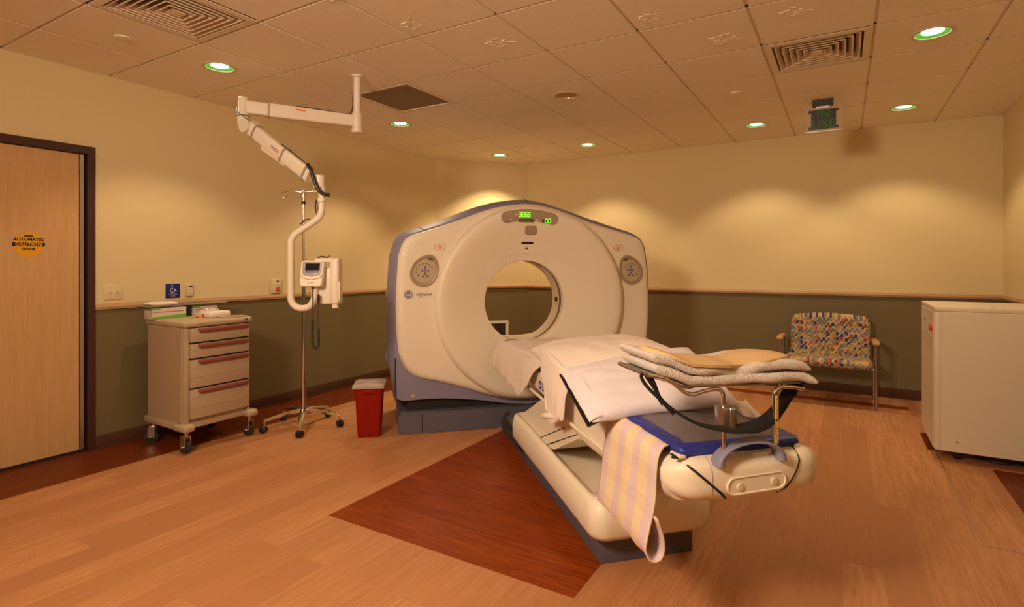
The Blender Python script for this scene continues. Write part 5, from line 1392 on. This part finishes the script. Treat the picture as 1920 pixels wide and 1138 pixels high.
for i in range(19):
    row = []
    for j in range(15):
        u, v = i / 18, j / 14; h = (math.sin(PI * u) * math.sin(PI * v)) ** .6
        row.append((-4.375 + .125 * v, 2.375 + .23 * u, .9400 + .060 * h + .018 * h * noise.noise(Vector((u * 9, v * 9, 1)))))
    rows.append(row)
ring_faces(bm, rows, close=False); obj('film', bm, 'film', t, smooth=0, solid=.002)
bm = nb(); box(bm, -4.262, -4.250, 2.385, 2.400, .940, .965, .003, 1); box(bm, -4.30, -4.27, 2.36, 2.395, .940, .958, .006, 1); pz = obj('orange_wrapper', bm, 'orange', t)
bm = nb(); box(bm, -4.262, -4.246, 2.402, 2.420, .940, .962, .003, 1); obj('blue_wrapper', bm, 'logoblue', t)
bm = nb(); t = thing('clipboard', 'flat pale tray leaning low at the front corner of the cart top', 'tray', (-4.10, 2.54, .9385))
box(bm, -4.145, -4.050, 2.455, 2.630, .9388, .947, .002, 1); obj('board', bm, 'cart', t)
bm = nb(); box(bm, -4.130, -4.095, 2.50, 2.60, .947, .950, .001, 1); obj('slot', bm, 'cabdk', t)

# ------------------------------------------------------------------ upholstered bench chair
ch = thing('bench_chair', 'wide metal-legged chair in dotted multicolour upholstery against the far wall', 'chair', (-.135, 6.2, 0))
bm = nb()
SX0, SX1 = -.500, .240
def cush(x0, x1, sec, r=.02, n=24):
    """cushion: section in (y,z) swept along x with softened ends"""
    rings = []; cy_ = sum(p[0] for p in sec) / len(sec); cz_ = sum(p[1] for p in sec) / len(sec)
    for k in range(n + 1):
        t_ = k / n; x = lerp(x0, x1, t_); e_ = min(1, min(x - x0, x1 - x) / r); s_ = math.sqrt(max(0, 1 - (1 - e_) ** 2)) if e_ < 1 else 1
        s_ = .6 + .4 * s_
        rings.append([(x, cy_ + (a - cy_) * s_, cz_ + (b - cz_) * s_) for a, b in sec])
    return rings
xs_ = [0, .01, .03, .06, .1] 
def cushion(bm, x0, x1, sec, r=.03):
    cy_ = sum(p[0] for p in sec) / len(sec); cz_ = sum(p[1] for p in sec) / len(sec); rings = []
    T_ = [0, .1, .3, .6, 1.]; X_ = [x0 + r * t for t in T_] + [lerp(x0, x1, k / 12) for k in range(1, 12)] + [x1 - r * t for t in T_[::-1]]
    for x in X_:
        d_ = min(x - x0, x1 - x); e_ = min(1, d_ / r); off = r * (1 - math.sqrt(max(0, 1 - (1 - e_) ** 2)))
        ring = []
        for a, b in sec:
            v = Vector((a - cy_, b - cz_)); l_ = v.length; v = v * max(.05, (l_ - off) / l_); ring.append((x, cy_ + v.x, cz_ + v.y))
        rings.append(ring)
    ring_faces(bm, rings, cap0=True, cap1=True)
seat_sec = [(p.x, p.y) for p in smooth_path([(5.955, .395, 0), (5.965, .430, 0), (6.02, .447, 0), (6.2, .440, 0), (6.40, .425, 0), (6.44, .400, 0), (6.40, .370, 0), (6.1, .372, 0), (5.98, .368, 0)], 5, closed=True)]
cushion(bm, SX0 + .005, SX1 - .005, seat_sec, .03); obj('seat', bm, 'dots', ch, smooth=60)
bm = nb()   # backrest with arched top and rounded upper corners
nbk = 30; rows_f, rows_b = [], []
def back_top(t): 
    x = 2 * t - 1; return .850 - .030 * x * x - .055 * max(0, (abs(x) - .86) / .14) ** 2.2
rings = []
for k in range(nbk + 1):
    t_ = k / nbk; x = lerp(SX0 + .028, SX1 - .010, t_); zt = back_top(t_) ; e_ = min(1, min(t_, 1 - t_) * 14); th = .060 * (.35 + .65 * math.sqrt(max(0, 1 - (1 - e_) ** 2))); ring = []
    m2 = 14
    yb = lambda z: 6.335 + (z - .40) * .20
    for j in range(m2 + 1):
        s = j / m2; z = lerp(.405, zt, s); ring.append((x, yb(z) - th / 2 * math.sqrt(max(.0, 1 - max(0, (s - .90) / .10) ** 2)), z))
    for j in range(m2 + 1):
        s = 1 - j / m2; z = lerp(.405, zt, s); ring.append((x, yb(z) + .0001 + th / 2 * math.sqrt(max(.0, 1 - max(0, (s - .90) / .10) ** 2)), z))
    rings.append(ring)
ring_faces(bm, rings, cap0=True, cap1=True); obj('backrest', bm, 'dots', ch, smooth=60)
for s_, x in ((0, -.545), (1, .262)):
    for y_, nm in ((5.985, 'f'), (6.46, 'r')):
        bm = nb(); tube(bm, [(x, y_, .004), (x, y_ , .30), (x, y_ - (.0 if nm == 'f' else .03), .585)], .0115, 12); lathe(bm, [(.013, 0), (.013, .012), (.0115, .014)], (x, y_, 0), 12); obj('leg', bm, 'steel', ch)
    bm = nb(); prism(bm, [(p[0], p[1]) for p in [(5.955, .600), (5.95, .618), (5.975, .632), (6.1, .634), (6.36, .622), (6.40, .610), (6.39, .596), (6.1, .606), (5.99, .600)]], x - .026, x + .026, 'yz'); bmesh.ops.bevel(bm, geom=list(bm.edges), offset=.006, segments=2, affect='EDGES'); obj('arm_cap', bm, 'armwood', ch)
bm = nb()
tube(bm, [(-.545, 5.99, .372), (.262, 5.99, .372)], .010, 10); tube(bm, [(-.545, 6.455, .380), (.262, 6.455, .380)], .010, 10)
for x in (-.545, .262): tube(bm, [(x, 5.985, .395), (x, 6.46, .395)], .009, 10)
obj('seat_rail', bm, 'steel', ch)

# ------------------------------------------------------------------ white power cabinet
cab = thing('equipment_cabinet', 'tall cream metal cabinet on casters in the corner by the right wall', 'cabinet', (.87, 5.03, 0))
kx0, kx1, ky0, ky1, kz0, kz1 = .540, 1.215, 4.685, 5.375, .072, 1.058
bm = nb(); box(bm, kx0 + .004, kx1, ky0 + .004, ky1, kz0, kz1 - .030, .003, 1); obj('body', bm, 'cab', cab)
bm = nb(); box(bm, kx0, kx1 + .004, ky0 - .001, ky1 + .002, kz1 - .032, kz1, .006, 3); obj('top_cover', bm, 'cab', cab)
bm = nb(); box(bm, kx0 + .045, kx1, ky0 - .004, ky0 + .005, kz0 + .004, kz1 - .036, .002, 1); sp_ = obj('side_panel', bm, 'cab', cab)
bm = nb()
for x, z in ((.665, .145), (1.03, .145)): cyl(bm, (x, ky0 - .0045, z), (x, ky0 - .002, z), .0055, 12)
obj('screw_hole', bm, 'dark', sp_)
bm = nb(); box(bm, kx0, kx0 + .042, ky0, ky0 + .04, kz0 + .002, kz1 - .034, .014, 4); obj('corner_post', bm, 'cab', cab)
bm = nb(); box(bm, kx0 - .001, kx0 + .006, ky0 + .045, ky1 - .004, kz0 + .004, kz1 - .036, .002, 1); fp = obj('front_panel', bm, 'cab', cab)
bm = nb()
for k in range(5): box(bm, kx0 - .0018, kx0, ky0 + .05, ky1 - .02, .835 - .018 * k, .837 - .018 * k)
box(bm, kx0 - .0016, kx0, ky0 + .05, ky1 - .01, 1.000, 1.002); box(bm, kx0 - .002, kx0, ky1 - .30, ky1 - .12, .925, .935); box(bm, kx0 - .002, kx0, ky0 + .10, ky0 + .20, .975, .983)
obj('panel_groove', bm, 'cabdk', fp, smooth=0)
bm = nb(); lathe(bm, [(.024, 0), (.024, -.010), (.018, -.016), (.0001, -.016)], (kx0 - .001, ky0 + .105, .905), 20, 'x'); obj('emergency_stop', bm, 'redp', fp)
bm = nb(); box(bm, kx0 - .002, kx0, ky0 + .15, ky0 + .20, .870, .935); obj('label_plate', bm, 'sticker', fp, smooth=0)
bm = nb(); box(bm, .86, .98, ky0 + .05, ky0 + .12, kz1, kz1 + .008, .002, 1); obj('latch_plate', bm, 'cab', cab)
for x, y_ in ((.68, 4.80), (1.10, 4.80), (.68, 5.27), (1.10, 5.27)):
    bm = nb(); tube(bm, [(x - .022, y_, .034), (x - .018, y_, .034), (x + .018, y_, .034), (x + .022, y_, .034)], [.028, .034, .034, .028], 20); box(bm, x - .028, x + .028, y_ - .02, y_ + .02, .04, .075, .004, 1); obj('caster', bm, 'black', cab)
bm = nb(); tube(bm, smooth_path([(.80, 4.86, .012), (.92, 4.80, .012), (1.02, 4.84, .012), (1.15, 4.80, .012)], 6), .009, 8); obj('floor_cable', bm, 'rubber', cab)

# ------------------------------------------------------------------ hanging IN USE sign
sg = thing('in_use_sign', 'hanging clear sign panel reading IN USE in dim green letters', 'sign', (-.145, 5.30, ZC))
bm = nb(); box(bm, -.228, -.072, 5.262, 5.338, ZC - .050, ZC + .004, .003, 1); cn = obj('canopy_box', bm, 'black', sg)
bm = nb(); box(bm, -.283, -.007, 5.297, 5.303, 2.478, 2.672, .001, 1); ap = obj('clear_panel', bm, 'acrylic', sg)
bm = nb(); box(bm, -.20, -.10, 5.297, 5.303, 2.668, 2.695, 0); obj('hanger', bm, 'alu', sg)
bm = nb(); box(bm, -.285, -.005, 5.294, 5.306, 2.472, 2.481, .001, 1); obj('bottom_edge', bm, 'alu', sg)
bm = nb(); zc_, hx_, hz_ = 2.577, .104, .082
prism(bm, [(-.145 + x, zc_ + z) for x, z in ((-.112, -hz_), (.112, -hz_), (.112, -hz_ + .022), (.092, -hz_ + .022), (.092, hz_ - .022), (.112, hz_ - .022), (.112, hz_), (-.112, hz_), (-.112, hz_ - .022), (-.092, hz_ - .022), (-.092, -hz_ + .022), (-.112, -hz_ + .022))], 5.2935, 5.2965, 'xz')
obj('black_field', bm, 'signbk', sg, smooth=0)
bm = nb(); text(bm, 'IN', .098, facing_camera_side(-.145, 5.293, 2.617), .0006, bold=.0008, space=1.1); text(bm, 'USE', .098, facing_camera_side(-.145, 5.293, 2.535), .0006, bold=.0008, space=1.1)
obj('green_letters', bm, 'signgreen', sg, smooth=0, label='green letters IN USE')

# ------------------------------------------------------------------ camera, world, view
w = bpy.data.worlds.new('world'); scn.world = w; w.use_nodes = True
w.node_tree.nodes['Background'].inputs['Color'].default_value = (.02, .014, .008, 1); w.node_tree.nodes['Background'].inputs['Strength'].default_value = 1.
cam = bpy.data.cameras.new('camera'); co = bpy.data.objects.new('camera', cam); COL.objects.link(co)
co.location = (0, 0, 1.3537); co.rotation_euler = (PI / 2, 0, .5287)
cam.sensor_width = 36; cam.lens = 36 * 1027.9 / 1920
cam.shift_x = (960 - 980.68) / 1920; cam.shift_y = (494.05 - 569) / 1920
cam.clip_start = .05; cam.clip_end = 50
scn.camera = co
vs = scn.view_settings; vs.view_transform = 'Standard'; vs.look = 'None'; vs.gamma = 1; vs.use_curve_mapping = False
vs.exposure = .38
scn.cycles.max_bounces = 8; scn.cycles.diffuse_bounces = 5; scn.cycles.sample_clamp_indirect = 6
try: scn.cycles.use_denoising = True
except Exception: pass
